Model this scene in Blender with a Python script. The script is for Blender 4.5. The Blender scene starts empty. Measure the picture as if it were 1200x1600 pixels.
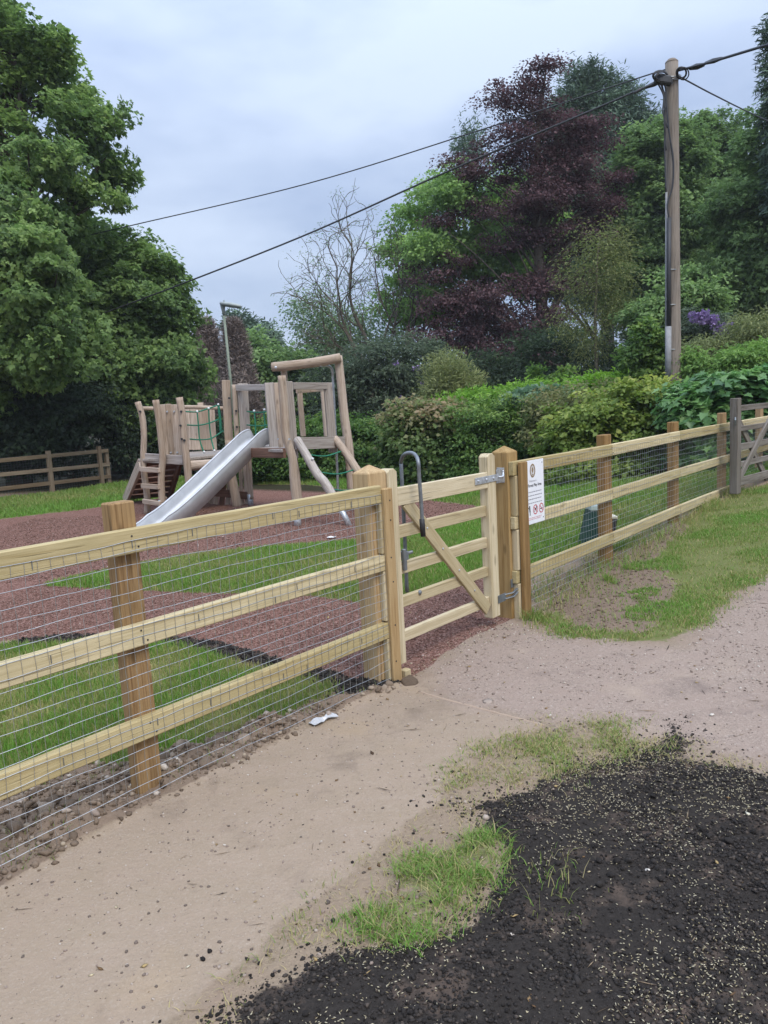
import bpy, math, random
import numpy as np
from mathutils import Matrix, Vector
R_ = np.random.default_rng(7); random.seed(7)
sc = bpy.context.scene; COL = sc.collection
rad = math.radians
# ------------------------------------------------------------------ camera
H = 1.55; F = 1203.; PITCH = rad(7.7); ROLL = rad(3.15)
fwd = np.array([0, math.cos(PITCH), -math.sin(PITCH)]); r0 = np.array([1., 0, 0]); u0 = np.array([0, math.sin(PITCH), math.cos(PITCH)])
RX = math.cos(ROLL)*r0 - math.sin(ROLL)*u0; UX = math.sin(ROLL)*r0 + math.cos(ROLL)*u0
CP = np.array([0, 0, H])
cam = bpy.data.cameras.new('camera'); co = bpy.data.objects.new('camera', cam); COL.objects.link(co); sc.camera = co
co.matrix_world = Matrix([[RX[0], UX[0], -fwd[0], 0], [RX[1], UX[1], -fwd[1], 0], [RX[2], UX[2], -fwd[2], H], [0, 0, 0, 1]])
cam.sensor_fit = 'VERTICAL'; cam.sensor_height = 32.; cam.sensor_width = 24.; cam.lens = 32.*F/1600.; cam.clip_end = 2000; cam.clip_start = .05

def smooth(e0, e1, x):
    t = np.clip((x-e0)/(e1-e0), 0, 1); return t*t*(3-2*t)
def hbase(X, Y):
    """large shape of the land: flat, rising gently to the right and to a bank at the back"""
    X = np.asarray(X, float); Y = np.asarray(Y, float)
    t = X-1.3; ramp = .1*np.where(t > 8, 8, np.log1p(np.exp(np.clip(t, -30, 8)*4))/4)
    bank = .07*np.clip(Y-16, 0, 40)*smooth(-3, 3, X)
    return ramp+bank
def ray(x, y): return fwd+(x-600)/F*RX-(y-800)/F*UX
def at(x, y, Y):
    d = ray(x, y); return CP+d*(Y/d[1])
def gnd(x, y):
    d = ray(x, y); z = 0.
    for _ in range(12):
        t = (z-H)/min(d[2], -1e-3); p = CP+t*d; z = .5*z+.5*float(hbase(p[0], p[1]))
    return p[:2]
FA = rad(39.5); E = np.array([math.sin(FA), math.cos(FA), 0]); N = np.array([math.cos(FA), -math.sin(FA), 0]); ZV = np.array([0, 0, 1.])
d_ = ray(606, 1072); B0 = CP+d_*(-H/d_[2])
def fpt(s, d, z): return B0+E*s+N*d+ZV*z          # along the fence, out towards the path, up

# ------------------------------------------------------------------ noise
def _hash(ix, iy, seed):
    n = (ix*374761393+iy*668265263+seed*974711) & 0x7fffffff
    n = ((n ^ (n >> 13))*1274126177) & 0x7fffffff
    return ((n ^ (n >> 16)) & 0xffff)/65535.
def vnoise(x, y, seed=0):
    ix = np.floor(x).astype(np.int64); iy = np.floor(y).astype(np.int64); fx = x-ix; fy = y-iy
    fx = fx*fx*(3-2*fx); fy = fy*fy*(3-2*fy)
    a = _hash(ix, iy, seed); b = _hash(ix+1, iy, seed); c = _hash(ix, iy+1, seed); d = _hash(ix+1, iy+1, seed)
    return (a*(1-fx)+b*fx)*(1-fy)+(c*(1-fx)+d*fx)*fy
def fbm(x, y, o=4, seed=0):
    s = 0; a = .5
    for i in range(o): s = s+a*vnoise(x, y, seed+i*17); x = x*2.03+7.1; y = y*2.03+3.7; a *= .5
    return s/(1-.5**o)

# ------------------------------------------------------------------ mesh + object helpers
WM = {}
def mesh_arr(name, V, loops, sizes, attrs=None, smooth_=False, uv=None):
    me = bpy.data.meshes.new(name); V = np.asarray(V, np.float32); loops = np.asarray(loops, np.int32).ravel(); sizes = np.asarray(sizes, np.int32)
    me.vertices.add(len(V)); me.vertices.foreach_set('co', V.ravel())
    me.loops.add(len(loops)); me.loops.foreach_set('vertex_index', loops)
    me.polygons.add(len(sizes)); st = np.zeros(len(sizes), np.int32); st[1:] = np.cumsum(sizes)[:-1]
    me.polygons.foreach_set('loop_start', st); me.polygons.foreach_set('loop_total', sizes)
    if smooth_: me.polygons.foreach_set('use_smooth', np.ones(len(sizes), bool))
    for k, a in (attrs or {}).items():
        at_ = me.attributes.new(k, 'FLOAT', 'POINT'); at_.data.foreach_set('value', np.asarray(a, np.float32))
    me.update(calc_edges=True); me.validate(); return me
def mesh_py(name, V, Fs, smooth_=False):
    me = bpy.data.meshes.new(name); me.from_pydata([tuple(map(float, v)) for v in V], [], [tuple(f) for f in Fs]); me.update()
    if smooth_:
        for p in me.polygons: p.use_smooth = True
    return me
def link(name, me, mat, parent=None, M=None):
    o = bpy.data.objects.new(name, me); COL.objects.link(o)
    if mat is not None and me is not None: me.materials.append(mat)
    M = M or Matrix.Identity(4); WM[o.name] = M
    if parent is not None:
        o.parent = parent; o.matrix_basis = WM[parent.name].inverted() @ M
    else: o.matrix_basis = M
    return o
def thing(name, label, cat, loc=(0, 0, 0), group=None):
    o = bpy.data.objects.new(name, None); COL.objects.link(o); M = Matrix.Translation(Vector([float(v) for v in loc])); o.matrix_basis = M; WM[o.name] = M
    o.empty_display_size = .2; o['label'] = label; o['category'] = cat
    if group: o['group'] = group
    return o
def tag(o, label, cat, group=None, kind=None):
    o['label'] = label; o['category'] = cat
    if group: o['group'] = group
    if kind: o['kind'] = kind
    return o
def struct(o, kind='structure'): o['kind'] = kind; return o
def frame(p, x, yh):
    x = Vector(x).normalized(); y = Vector(yh); y = (y-x*y.dot(x)).normalized(); z = x.cross(y)
    return Matrix(((x.x, y.x, z.x, p[0]), (x.y, y.y, z.y, p[1]), (x.z, y.z, z.z, p[2]), (0, 0, 0, 1)))
def bevel(o, w=.004, seg=1):
    m = o.modifiers.new('bevel', 'BEVEL'); m.width = w; m.segments = seg; m.limit_method = 'ANGLE'; m.angle_limit = rad(35); return o
def board(name, parent, mat, p0, p1, ydir, w, t, bv=.004, wob=0., nseg=1, top=None):
    """sawn timber from p0 to p1 (axis = centre), width w along ydir, thickness t"""
    p0 = Vector([float(v) for v in p0]); p1 = Vector([float(v) for v in p1]); L = (p1-p0).length; M = frame(p0, p1-p0, Vector([float(v) for v in ydir]))
    V = []; Fs = []; nseg = max(nseg, 1)
    for i in range(nseg+1):
        x = L*i/nseg; oy, oz = (random.uniform(-wob, wob), random.uniform(-wob, wob)) if 0 < i < nseg or wob else (0, 0); k = 1+random.uniform(-wob, wob)*4
        for (a, b) in ((-1, -1), (1, -1), (1, 1), (-1, 1)): V.append((x, a*w/2*k+oy, b*t/2+oz))
    for i in range(nseg):
        for j in range(4): Fs.append((i*4+j, i*4+(j+1) % 4, i*4+4+(j+1) % 4, i*4+4+j))
    n = len(V)
    if top == 'pyramid':
        V.append((L+.045, 0, 0)); Fs += [(n-4+j, n-4+(j+1) % 4, n) for j in range(4)]
    elif top == 'bevel':
        for j, (a, b) in enumerate(((-1, -1), (1, -1), (1, 1), (-1, 1))):
            V[n-4+j] = (L, a*w/2, b*t/2)
        V += [(L+.02, -w*.2, -t/2), (L+.02, w*.2, -t/2), (L+.02, w*.2, t/2), (L+.02, -w*.2, t/2)]
        Fs += [(n-4, n-3, n+1, n), (n-3, n-2, n+2, n+1), (n-2, n-1, n+3, n+2), (n-1, n-4, n, n+3), (n, n+1, n+2, n+3)]
    else: Fs.append((n-4, n-3, n-2, n-1))
    Fs.append((3, 2, 1, 0))
    o = link(name, mesh_py(name, V, Fs), mat, parent, M)
    if bv: bevel(o, bv)
    return o
def catmull(P, n):
    P = [np.array(p, float) for p in P]
    if len(P) < 3: return [P[0]+(P[-1]-P[0])*i/n for i in range(n+1)]
    Q = [2*P[0]-P[1]]+P+[2*P[-1]-P[-2]]; out = []; m = len(P)-1
    for i in range(n+1):
        u = i/n*m; k = min(int(u), m-1); t = u-k; a, b, c, d = Q[k:k+4]
        out.append(.5*((2*b)+(-a+c)*t+(2*a-5*b+4*c-d)*t*t+(-a+3*b-3*c+d)*t**3))
    return out
def tube_arr(P, Rr, n=8, cap=True, lump=0, flat=1.):
    P = [np.array(p, float) for p in P]; V = []; Fs = []; m = len(P)
    if np.isscalar(Rr): Rr = [Rr]*m
    u = None
    for i in range(m):
        t = P[min(i+1, m-1)]-P[max(i-1, 0)]; t = t/(np.linalg.norm(t)+1e-9)
        if u is None:
            u = np.cross(t, [0, 0, 1.]);
            if np.linalg.norm(u) < .1: u = np.cross(t, [0, 1., 0])
        u = u-t*(u@t); u /= np.linalg.norm(u)+1e-9; w = np.cross(t, u)
        for j in range(n):
            a = 2*math.pi*j/n; r = Rr[i]*(1+(random.uniform(-lump, lump) if lump else 0)); V.append(P[i]+r*(math.cos(a)*u+math.sin(a)*w*flat))
    for i in range(m-1):
        for j in range(n): Fs.append((i*n+j, i*n+(j+1) % n, i*n+n+(j+1) % n, i*n+n+j))
    if cap: Fs.append(tuple(range(n-1, -1, -1))); Fs.append(tuple(range((m-1)*n, m*n)))
    return V, Fs
class MB:
    def __init__(s): s.V = []; s.F = []
    def add(s, V, Fs): o = len(s.V); s.V += list(V); s.F += [tuple(i+o for i in f) for f in Fs]; return s
    def tube(s, P, r, n=6, cap=True, lump=0, flat=1.): return s.add(*tube_arr(P, r, n, cap, lump, flat))
    def box(s, c, ex, ey, ez):
        c, ex, ey, ez = [np.array(v, float) for v in (c, ex, ey, ez)]
        return s.add([c+a*ex+b*ey+d*ez for d in (-.5, .5) for b in (-.5, .5) for a in (-.5, .5)], [(0, 2, 3, 1), (4, 5, 7, 6), (0, 1, 5, 4), (2, 6, 7, 3), (0, 4, 6, 2), (1, 3, 7, 5)])
    def build(s, name, mat, parent=None, M=None, smooth_=False, bv=0):
        V = s.V
        if M is not None:
            Mi = np.array(M.inverted()); V = [Mi[:3, :3] @ np.array(v)+Mi[:3, 3] for v in V]
        o = link(name, mesh_py(name, V, s.F, smooth_), mat, parent, M)
        if bv: bevel(o, bv)
        return o
def log(name, parent, mat, pts, radii, n=10, lump=.03, seg=None, flat=1.):
    seg = seg or max(6, len(pts)*4); P = catmull(pts, seg); rr = np.interp(np.linspace(0, 1, seg+1), np.linspace(0, 1, len(radii)), radii) if not np.isscalar(radii) else [radii]*(seg+1)
    M = frame(P[0], Vector(P[-1]-P[0]), Vector((.31, .95, .12)) if abs((P[-1]-P[0])[1]) < .9*np.linalg.norm(P[-1]-P[0]) else Vector((1, 0, 0)))
    return MB().tube(P, list(rr), n, True, lump, flat).build(name, mat, parent, M, smooth_=True)

# ------------------------------------------------------------------ materials
class NT:
    def __init__(s, name, rough=.8, spec=.3):
        s.m = bpy.data.materials.new(name); s.m.use_nodes = True; s.t = s.m.node_tree; s.n = s.t.nodes; s.b = s.n['Principled BSDF']; s.out = s.n['Material Output']
        s.b.inputs['Roughness'].default_value = rough; s.b.inputs['Specular IOR Level'].default_value = spec
    def new(s, typ, **k):
        n = s.n.new(typ)
        for a, v in k.items(): setattr(n, a, v)
        return n
    def l(s, a, b): s.t.links.new(a, b)
    def setin(s, sock, v):
        if hasattr(v, 'is_output') or isinstance(v, bpy.types.NodeSocket): s.l(v, sock)
        else: sock.default_value = v
    def coord(s, kind='Object', scale=(1, 1, 1)):
        tc = s.new('ShaderNodeTexCoord'); mp = s.new('ShaderNodeMapping'); s.l(tc.outputs[kind], mp.inputs[0]); mp.inputs['Scale'].default_value = scale; return mp.outputs[0]
    def noise(s, vec, scale=5, detail=4, rough=.6, dist=0):
        n = s.new('ShaderNodeTexNoise'); s.l(vec, n.inputs['Vector']); n.inputs['Scale'].default_value = scale; n.inputs['Detail'].default_value = detail; n.inputs['Roughness'].default_value = rough; n.inputs['Distortion'].default_value = dist; return n.outputs['Fac']
    def vor(s, vec, scale=5, feature='F1', out='Distance'):
        n = s.new('ShaderNodeTexVoronoi', feature=feature); s.l(vec, n.inputs['Vector']); n.inputs['Scale'].default_value = scale; return n.outputs[out]
    def ramp(s, fac, stops):
        r = s.new('ShaderNodeValToRGB'); s.setin(r.inputs[0], fac); cr = r.color_ramp
        while len(cr.elements) < len(stops): cr.elements.new(.5)
        for e, (p, c) in zip(cr.elements, stops): e.position = p; e.color = (*c, 1) if len(c) == 3 else c
        return r.outputs[0]
    def mix(s, fac, a, b, typ='MIX'):
        m = s.new('ShaderNodeMix', data_type='RGBA', blend_type=typ); s.setin(m.inputs[0], fac)
        for i, v in ((6, a), (7, b)): s.setin(m.inputs[i], (*v, 1) if isinstance(v, tuple) and len(v) == 3 else v)
        return m.outputs[2]
    def math(s, op, a, b=0., c=None, clamp=False):
        m = s.new('ShaderNodeMath', operation=op, use_clamp=clamp); s.setin(m.inputs[0], a); s.setin(m.inputs[1], b)
        if c is not None: s.setin(m.inputs[2], c)
        return m.outputs[0]
    def attr(s, name): a = s.new('ShaderNodeAttribute', attribute_name=name); return a.outputs['Fac']
    def rnd(s): return s.new('ShaderNodeObjectInfo').outputs['Random']
    def bump(s, h, st=.4, dist=.01):
        b = s.new('ShaderNodeBump'); s.setin(b.inputs['Height'], h); b.inputs['Strength'].default_value = st; b.inputs['Distance'].default_value = dist; s.l(b.outputs[0], s.b.inputs['Normal']); return b
    def col(s, c): s.setin(s.b.inputs['Base Color'], (*c, 1) if isinstance(c, tuple) and len(c) == 3 else c); return s

def mat_wood(name, light, dark, stain, grain=1., knots=True, weather=0., rough=.8):
    t = NT(name, rough, .25)
    tc = t.new('ShaderNodeTexCoord'); mp = t.new('ShaderNodeMapping'); t.l(tc.outputs['Object'], mp.inputs[0])
    cmb = t.new('ShaderNodeCombineXYZ'); r = t.rnd()
    t.l(t.math('MULTIPLY', r, 37.), cmb.inputs[0]); t.l(t.math('MULTIPLY', r, 11.3), cmb.inputs[1]); t.l(t.math('MULTIPLY', r, 5.7), cmb.inputs[2]); t.l(cmb.outputs[0], mp.inputs['Location'])
    v = mp.outputs[0]
    def stretch(a, b, c):
        m = t.new('ShaderNodeVectorMath', operation='MULTIPLY'); t.l(v, m.inputs[0]); m.inputs[1].default_value = (a, b, c); return m.outputs[0]
    fine = t.noise(stretch(3.5, 150, 150), 1, 5, .65, .6); broad = t.noise(stretch(1.1, 26, 26), 1, 4, .6, 1.2); blot = t.noise(v, 3.2, 3, .6)
    g = t.math('ADD', t.math('MULTIPLY', fine, .5*grain), t.math('MULTIPLY', broad, .68))
    c = t.ramp(g, [(.36, tuple(.8*x for x in dark)), (.5, dark), (.58, tuple(.5*(a+b) for a, b in zip(light, dark))), (.72, light)])
    c = t.mix(t.math('MULTIPLY', t.ramp(blot, [(.42, (0, 0, 0)), (.75, (1, 1, 1))]), .5), c, stain)
    h = g
    if knots:
        vk = t.vor(stretch(3.3, 9, 9), 1); k = t.ramp(vk, [(.07, (1, 1, 1)), (.17, (0, 0, 0))]); c = t.mix(t.math('MULTIPLY', k, .55), c, tuple(.45*x for x in dark))
    br = t.new('ShaderNodeHueSaturation'); t.l(c, br.inputs['Color']); t.l(t.math('MULTIPLY_ADD', r, .35, .82), br.inputs['Value']); t.l(t.math('MULTIPLY_ADD', r, -.2, 1.08), br.inputs['Saturation'])
    cr = t.ramp(t.noise(stretch(2.2, 60, 60), 1, 2, .5, .3), [(.3, (1, 1, 1)), (.36, (0, 0, 0))])
    c = t.mix(t.math('MULTIPLY', cr, .45), br.outputs[0], tuple(.35*x for x in dark))
    t.col(c); t.bump(t.math('SUBTRACT', h, t.math('MULTIPLY', cr, .6)), .5, .004); return t.m
W_RAIL = mat_wood('treated_softwood', (.56, .465, .265), (.40, .31, .15), (.36, .30, .15), 1.)
W_POST = mat_wood('brown_treated_post', (.34, .215, .095), (.17, .09, .033), (.22, .145, .065), 1.2)
W_GP = mat_wood('gate_post_timber', (.46, .32, .155), (.30, .185, .075), (.35, .24, .115), 1.1)
W_GATE = mat_wood('gate_timber', (.55, .465, .30), (.42, .335, .19), (.38, .31, .18), .9)
W_PLAY = mat_wood('weathered_robinia', (.50, .395, .305), (.31, .23, .165), (.44, .37, .30), 1., True)
W_PLAYG = mat_wood('silver_grey_robinia', (.43, .38, .335), (.27, .225, .19), (.36, .32, .28), 1., True)
W_PLAYD = mat_wood('dark_brown_planks', (.20, .10, .062), (.10, .048, .03), (.14, .08, .05), 1., False)
W_OLD = mat_wood('old_grey_oak', (.215, .19, .165), (.10, .083, .066), (.135, .112, .078), 1.2, False)
W_FAR = mat_wood('far_fence_timber', (.24, .185, .12), (.15, .105, .065), (.17, .13, .08), .8, False)
W_POLE = mat_wood('creosoted_pole', (.225, .185, .145), (.10, .078, .057), (.17, .15, .125), 1.3, False)

def mat_metal(name, c, rough, metal=1., var=.15, sc_=20):
    t = NT(name, rough, .5); v = t.coord('Object'); n = t.noise(v, sc_, 5, .6); t.b.inputs['Metallic'].default_value = metal
    t.col(t.ramp(n, [(.3, tuple(x*(1-var) for x in c)), (.7, tuple(min(1, x*(1+var)) for x in c))])); t.l(t.math('MULTIPLY_ADD', n, .3, rough-.15), t.b.inputs['Roughness']); return t.m
GALV = mat_metal('galvanised_steel', (.50, .52, .54), .5, .75, .3, 45); WIRE = mat_metal('galvanised_wire', (.44, .45, .45), .45, .9, .1)
STEEL = mat_metal('slide_stainless', (.52, .525, .53), .5, .55, .1, 6); DULL = mat_metal('dull_grey_steel', (.20, .215, .225), .5, .6, .2, 30)
BLACK = mat_metal('black_rubber', (.022, .022, .024), .6, 0., .3); CABLE = mat_metal('black_cable', (.03, .032, .036), .6, 0., .2)
LAMPG = mat_metal('lamp_green_paint', (.21, .25, .19), .55, 0., .15, 9); LAMPH = mat_metal('lamp_grey_housing', (.30, .33, .32), .5, .1, .1, 9)
ROPE = mat_metal('green_rope', (.015, .17, .095), .75, 0., .25, 90); WHITEP = mat_metal('white_plastic', (.72, .73, .73), .5, 0., .05)
PVCG = mat_metal('grey_cable_guard', (.25, .255, .26), .7, .1, .2, 12); BINGREEN = mat_metal('dark_green_plastic', (.012, .052, .042), .5, 0., .15, 8); BINBLK = mat_metal('dark_tub_plastic', (.03, .03, .036), .5, 0., .1)
PALE = mat_metal('pale_plastic', (.42, .50, .47), .5, 0., .1); CREAM = mat_metal('cream_lid', (.62, .57, .44), .6, 0., .1)
SIGNW = mat_metal('sign_white', (.78, .79, .82), .35, 0., .02); INK = mat_metal('sign_ink', (.03, .03, .035), .5, 0., .05); INKG = mat_metal('sign_grey_ink', (.22, .22, .25), .5, 0., .05); RED = mat_metal('sign_red', (.48, .03, .05), .5, 0., .05); GOLD = mat_metal('emblem_brown', (.24, .16, .08), .5, 0., .2, 200); INKR = mat_metal('sign_faint_red', (.60, .30, .32), .5, 0., .05)

def mat_leaf(name, stops, trans=.42, rough=.6, spec=.22):
    t = NT(name, rough, spec); a = t.attr('tint'); c = t.ramp(a, stops); t.col(c)
    tr = t.new('ShaderNodeBsdfTranslucent'); hs = t.new('ShaderNodeHueSaturation'); t.l(c, hs.inputs['Color']); hs.inputs['Value'].default_value = 1.3; hs.inputs['Saturation'].default_value = 1.1; t.l(hs.outputs[0], tr.inputs['Color'])
    mx = t.new('ShaderNodeMixShader'); mx.inputs[0].default_value = trans; t.l(t.b.outputs[0], mx.inputs[1]); t.l(tr.outputs[0], mx.inputs[2]); t.l(mx.outputs[0], t.out.inputs[0]); return t.m
LK = 1.8
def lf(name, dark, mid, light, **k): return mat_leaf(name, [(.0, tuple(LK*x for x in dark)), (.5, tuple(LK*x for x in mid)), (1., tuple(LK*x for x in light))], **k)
L_SYC = lf('leaf_sycamore', (0.042, 0.068, 0.026), (0.084, 0.134, 0.044), (0.17, 0.235, 0.08))
L_OAK = lf('leaf_oak', (0.045, 0.075, 0.03), (0.085, 0.135, 0.05), (0.16, 0.23, 0.085))
L_LIME = lf('leaf_pale_maple', (0.07, 0.125, 0.035), (0.12, 0.195, 0.055), (0.2, 0.29, 0.09))
L_DARK = lf('leaf_dark_evergreen', (0.016, 0.026, 0.015), (0.03, 0.046, 0.025), (0.055, 0.08, 0.04))
L_RHO = lf('leaf_rhododendron', (0.032, 0.045, 0.03), (0.055, 0.075, 0.045), (0.1, 0.125, 0.08))
L_BEECH = lf('leaf_copper_beech', (0.028, 0.016, 0.018), (0.054, 0.030, 0.034), (0.10, 0.060, 0.063), trans=.3)
L_CYP = lf('leaf_cypress', (0.034, 0.055, 0.038), (0.062, 0.094, 0.062), (0.10, 0.145, 0.09), trans=.15)
L_THUJA = lf('leaf_dead_thuja', (.075, .06, .053), (.135, .108, .094), (.19, .158, .138), trans=.1)
L_BIRCH = lf('leaf_birch', (.06, .095, .05), (.10, .15, .075), (.16, .215, .11))
L_OLIVE = lf('leaf_olive', (.06, .075, .03), (.11, .13, .05), (.19, .20, .085))
L_HEDGE = lf('leaf_hornbeam', (.030, .062, .017), (.066, .115, .031), (.14, .195, .052))
L_REDH = lf('leaf_red_tinged', (.045, .078, .024), (.085, .122, .042), (.19, .145, .085))
L_HAZEL = lf('leaf_hazel', (0.075, 0.115, 0.028), (.118, .158, .04), (.215, .235, .065))
L_BRAM = lf('leaf_bramble', (0.055, 0.075, 0.028), (0.105, 0.115, 0.045), (0.18, 0.15, 0.075))
L_LAUREL = lf('leaf_laurel', (.05, .10, .018), (.098, .185, .03), (.165, .265, .05))
L_BIG = lf('leaf_big_maple', (.032, .075, .03), (.066, .135, .046), (.15, .24, .085), spec=.5, rough=.45)
L_BLUE = lf('leaf_bluish', (.05, .09, .05), (.09, .14, .085), (.16, .22, .14))
L_FLOW = lf('petal_violet', (.09, .06, .13), (.16, .115, .22), (.26, .20, .33), trans=.2)
G_BLADE = mat_leaf('grass_blade', [(0., (.46, .37, .20)), (.25, (.33, .31, .12)), (.5, (.185, .265, .062)), (.75, (.135, .27, .045)), (1., (.20, .37, .065))], trans=.3)
BARK = mat_wood('bark', (.13, .105, .08), (.05, .04, .03), (.09, .085, .06), 1.3, False); BARKP = mat_wood('pale_bark', (.26, .22, .17), (.13, .10, .075), (.19, .17, .13), 1.2, False)

# ------------------------------------------------------------------ world + sun
w = bpy.data.worlds.new('World'); sc.world = w; w.use_nodes = True; nt = w.node_tree; nn = nt.nodes; bg = nn['Background']
sky = nn.new('ShaderNodeTexSky'); sky.sky_type = 'NISHITA'; sky.sun_disc = False; sky.sun_elevation = rad(52); sky.sun_rotation = rad(150); sky.air_density = 1.; sky.dust_density = 2.
tc = nn.new('ShaderNodeTexCoord'); sep = nn.new('ShaderNodeSeparateXYZ'); nt.links.new(tc.outputs['Generated'], sep.inputs[0])
mp = nn.new('ShaderNodeMapping'); mp.inputs['Scale'].default_value = (1.3, 1.3, 3.4); mp.inputs['Location'].default_value = (.6, .1, .3); nt.links.new(tc.outputs['Generated'], mp.inputs[0])
nz = nn.new('ShaderNodeTexNoise'); nz.inputs['Scale'].default_value = 1.7; nz.inputs['Detail'].default_value = 5; nz.inputs['Roughness'].default_value = .48; nt.links.new(mp.outputs[0], nz.inputs['Vector'])
cr = nn.new('ShaderNodeValToRGB'); nt.links.new(nz.outputs['Fac'], cr.inputs[0]); cr.color_ramp.elements[0].position = .40; cr.color_ramp.elements[0].color = (.35, .45, .67, 1); cr.color_ramp.elements[1].position = .62; cr.color_ramp.elements[1].color = (.63, .735, .925, 1)
sclm = nn.new('ShaderNodeMix'); sclm.data_type = 'RGBA'; sclm.blend_type = 'MULTIPLY'; sclm.inputs[0].default_value = 1
ml = nn.new('ShaderNodeMath'); ml.operation = 'MULTIPLY_ADD'; ml.use_clamp = False; pw_ = nn.new('ShaderNodeMath'); pw_.operation = 'POWER'; pw_.use_clamp = True; nt.links.new(sep.outputs[2], pw_.inputs[0]); pw_.inputs[1].default_value = 2.6; nt.links.new(pw_.outputs[0], ml.inputs[0]); ml.inputs[1].default_value = 2.3; ml.inputs[2].default_value = .76   # overcast sky: brighter overhead
ml2 = nn.new('ShaderNodeMath'); ml2.operation = 'MULTIPLY'; nt.links.new(ml.outputs[0], ml2.inputs[0]); ml2.inputs[1].default_value = 10.
vs = nn.new('ShaderNodeVectorMath'); vs.operation = 'SCALE'; nt.links.new(cr.outputs[0], vs.inputs[0]); nt.links.new(ml2.outputs[0], vs.inputs['Scale'])
mx = nn.new('ShaderNodeMix'); mx.data_type = 'RGBA'; mx.inputs[0].default_value = .86; nt.links.new(sky.outputs[0], mx.inputs[6]); nt.links.new(vs.outputs[0], mx.inputs[7])
nt.links.new(mx.outputs[2], bg.inputs[0]); bg.inputs[1].default_value = .1
sl = bpy.data.lights.new('sun', 'SUN'); so = bpy.data.objects.new('sun', sl); COL.objects.link(so); sl.energy = 1.7; sl.angle = rad(25); sl.color = (1, .93, .82)
sd = Vector((math.sin(rad(150))*math.cos(rad(52)), math.cos(rad(150))*math.cos(rad(52)), math.sin(rad(52)))); so.rotation_euler = sd.to_track_quat('Z', 'Y').to_euler(); so.location = (3, -5, 20)
sc.view_settings.view_transform = 'Standard'; sc.view_settings.look = 'None'; sc.view_settings.exposure = .5; sc.view_settings.gamma = 1.

# ------------------------------------------------------------------ ground
def poly(px): return np.array([gnd(x, y) for x, y in px])
PG = dict(
 path=poly([(-260, 1750), (-300, 1520), (0, 1390), (100, 1325), (230, 1264), (340, 1207), (430, 1160), (520, 1112), (600, 1080), (640, 1062), (690, 1085), (760, 1108), (850, 1132), (745, 1180), (690, 1240), (600, 1318), (480, 1405), (400, 1490), (330, 1545), (240, 1615), (150, 1750)]),
 track=poly([(640, 1062), (660, 1042), (720, 1005), (790, 970), (850, 987), (950, 1002), (1050, 1010), (1100, 977), (1150, 934), (1210, 892), (1420, 800), (1800, 700), (3000, 800), (2600, 1300), (1500, 1240), (1300, 1225), (1200, 1205), (1100, 1182), (1030, 1165), (940, 1130), (850, 1132), (760, 1108), (690, 1085)]),
 mulch=poly([(-700, 1140), (0, 1003), (230, 992), (330, 1003), (430, 1030), (560, 1062), (640, 1062), (720, 1005), (800, 966), (812, 900), (806, 812), (740, 789), (560, 767), (480, 757), (395, 757), (160, 792), (0, 812), (-500, 880)]),
 lawn_near=poly([(-700, 1160), (0, 1014), (200, 1002), (300, 1016), (420, 1048), (520, 1070), (515, 1088), (430, 1125), (300, 1172), (180, 1200), (0, 1205), (-400, 1340)]),
 lawn_mid=poly([(68, 916), (170, 895), (300, 870), (420, 856), (560, 846), (640, 836), (700, 826), (757, 812), (806, 806), (812, 880), (750, 905), (640, 935), (560, 942), (476, 931), (373, 928), (170, 921)]),
 lawn_right=poly([(806, 960), (830, 905), (900, 868), (1000, 815), (1136, 765), (1250, 725), (1180, 720), (1130, 735), (1000, 747), (860, 755), (740, 751), (560, 744), (480, 741), (395, 744), (395, 757), (480, 757), (560, 767), (740, 789), (806, 812)]),
 lawn_far=poly([(-500, 880), (0, 812), (160, 792), (395, 757), (395, 742), (250, 748), (170, 757), (90, 770), (0, 780), (-400, 812)]),
 verge=poly([(832, 962), (850, 987), (950, 1002), (1050, 1010), (1100, 977), (1150, 934), (1210, 892), (1420, 800), (1600, 720), (1250, 735), (1140, 775), (1050, 818), (950, 862), (860, 915)]),
 mud=poly([(-400, 1345), (0, 1205), (180, 1200), (300, 1172), (430, 1125), (515, 1090), (560, 1088), (622, 1070), (600, 1082), (520, 1112), (430, 1160), (340, 1207), (230, 1264), (100, 1325), (0, 1390), (-300, 1520)]),
 mud_fence=poly([(836, 962), (850, 920), (900, 885), (960, 860), (1060, 815), (1078, 832), (1020, 862), (1050, 905), (1040, 950), (995, 990), (900, 985), (868, 958)]),
 band=poly([(-60, 1020), (30, 1002), (120, 992), (150, 994), (230, 993), (330, 1003), (430, 1030), (560, 1060), (620, 1066), (560, 1090), (512, 1090), (520, 1072), (420, 1050), (300, 1018), (200, 1003), (100, 1006), (0, 1018)]),
 soil=poly([(260, 1800), (385, 1620), (415, 1540), (480, 1506), (560, 1492), (640, 1472), (740, 1442), (765, 1380), (735, 1300), (760, 1262), (850, 1222), (960, 1190), (1020, 1162), (1050, 1140), (1075, 1150), (1065, 1180), (1130, 1195), (1210, 1212), (1450, 1250), (1800, 1800)]),
 tuft_a=poly([(545, 1480), (560, 1425), (640, 1346), (735, 1305), (785, 1325), (800, 1370), (765, 1410), (745, 1440), (640, 1475)]),
 tuft_b=poly([(720, 1210), (760, 1172), (830, 1135), (880, 1122), (960, 1130), (1025, 1160), (960, 1185), (860, 1215), (760, 1240)]),
 tuft_c=poly([(330, 1548), (400, 1480), (480, 1395), (560, 1335), (590, 1340), (540, 1400), (450, 1470), (380, 1535)]),
 tuft_d=poly([(800, 1350), (860, 1330), (940, 1400), (900, 1450), (800, 1440)]),
)
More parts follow.
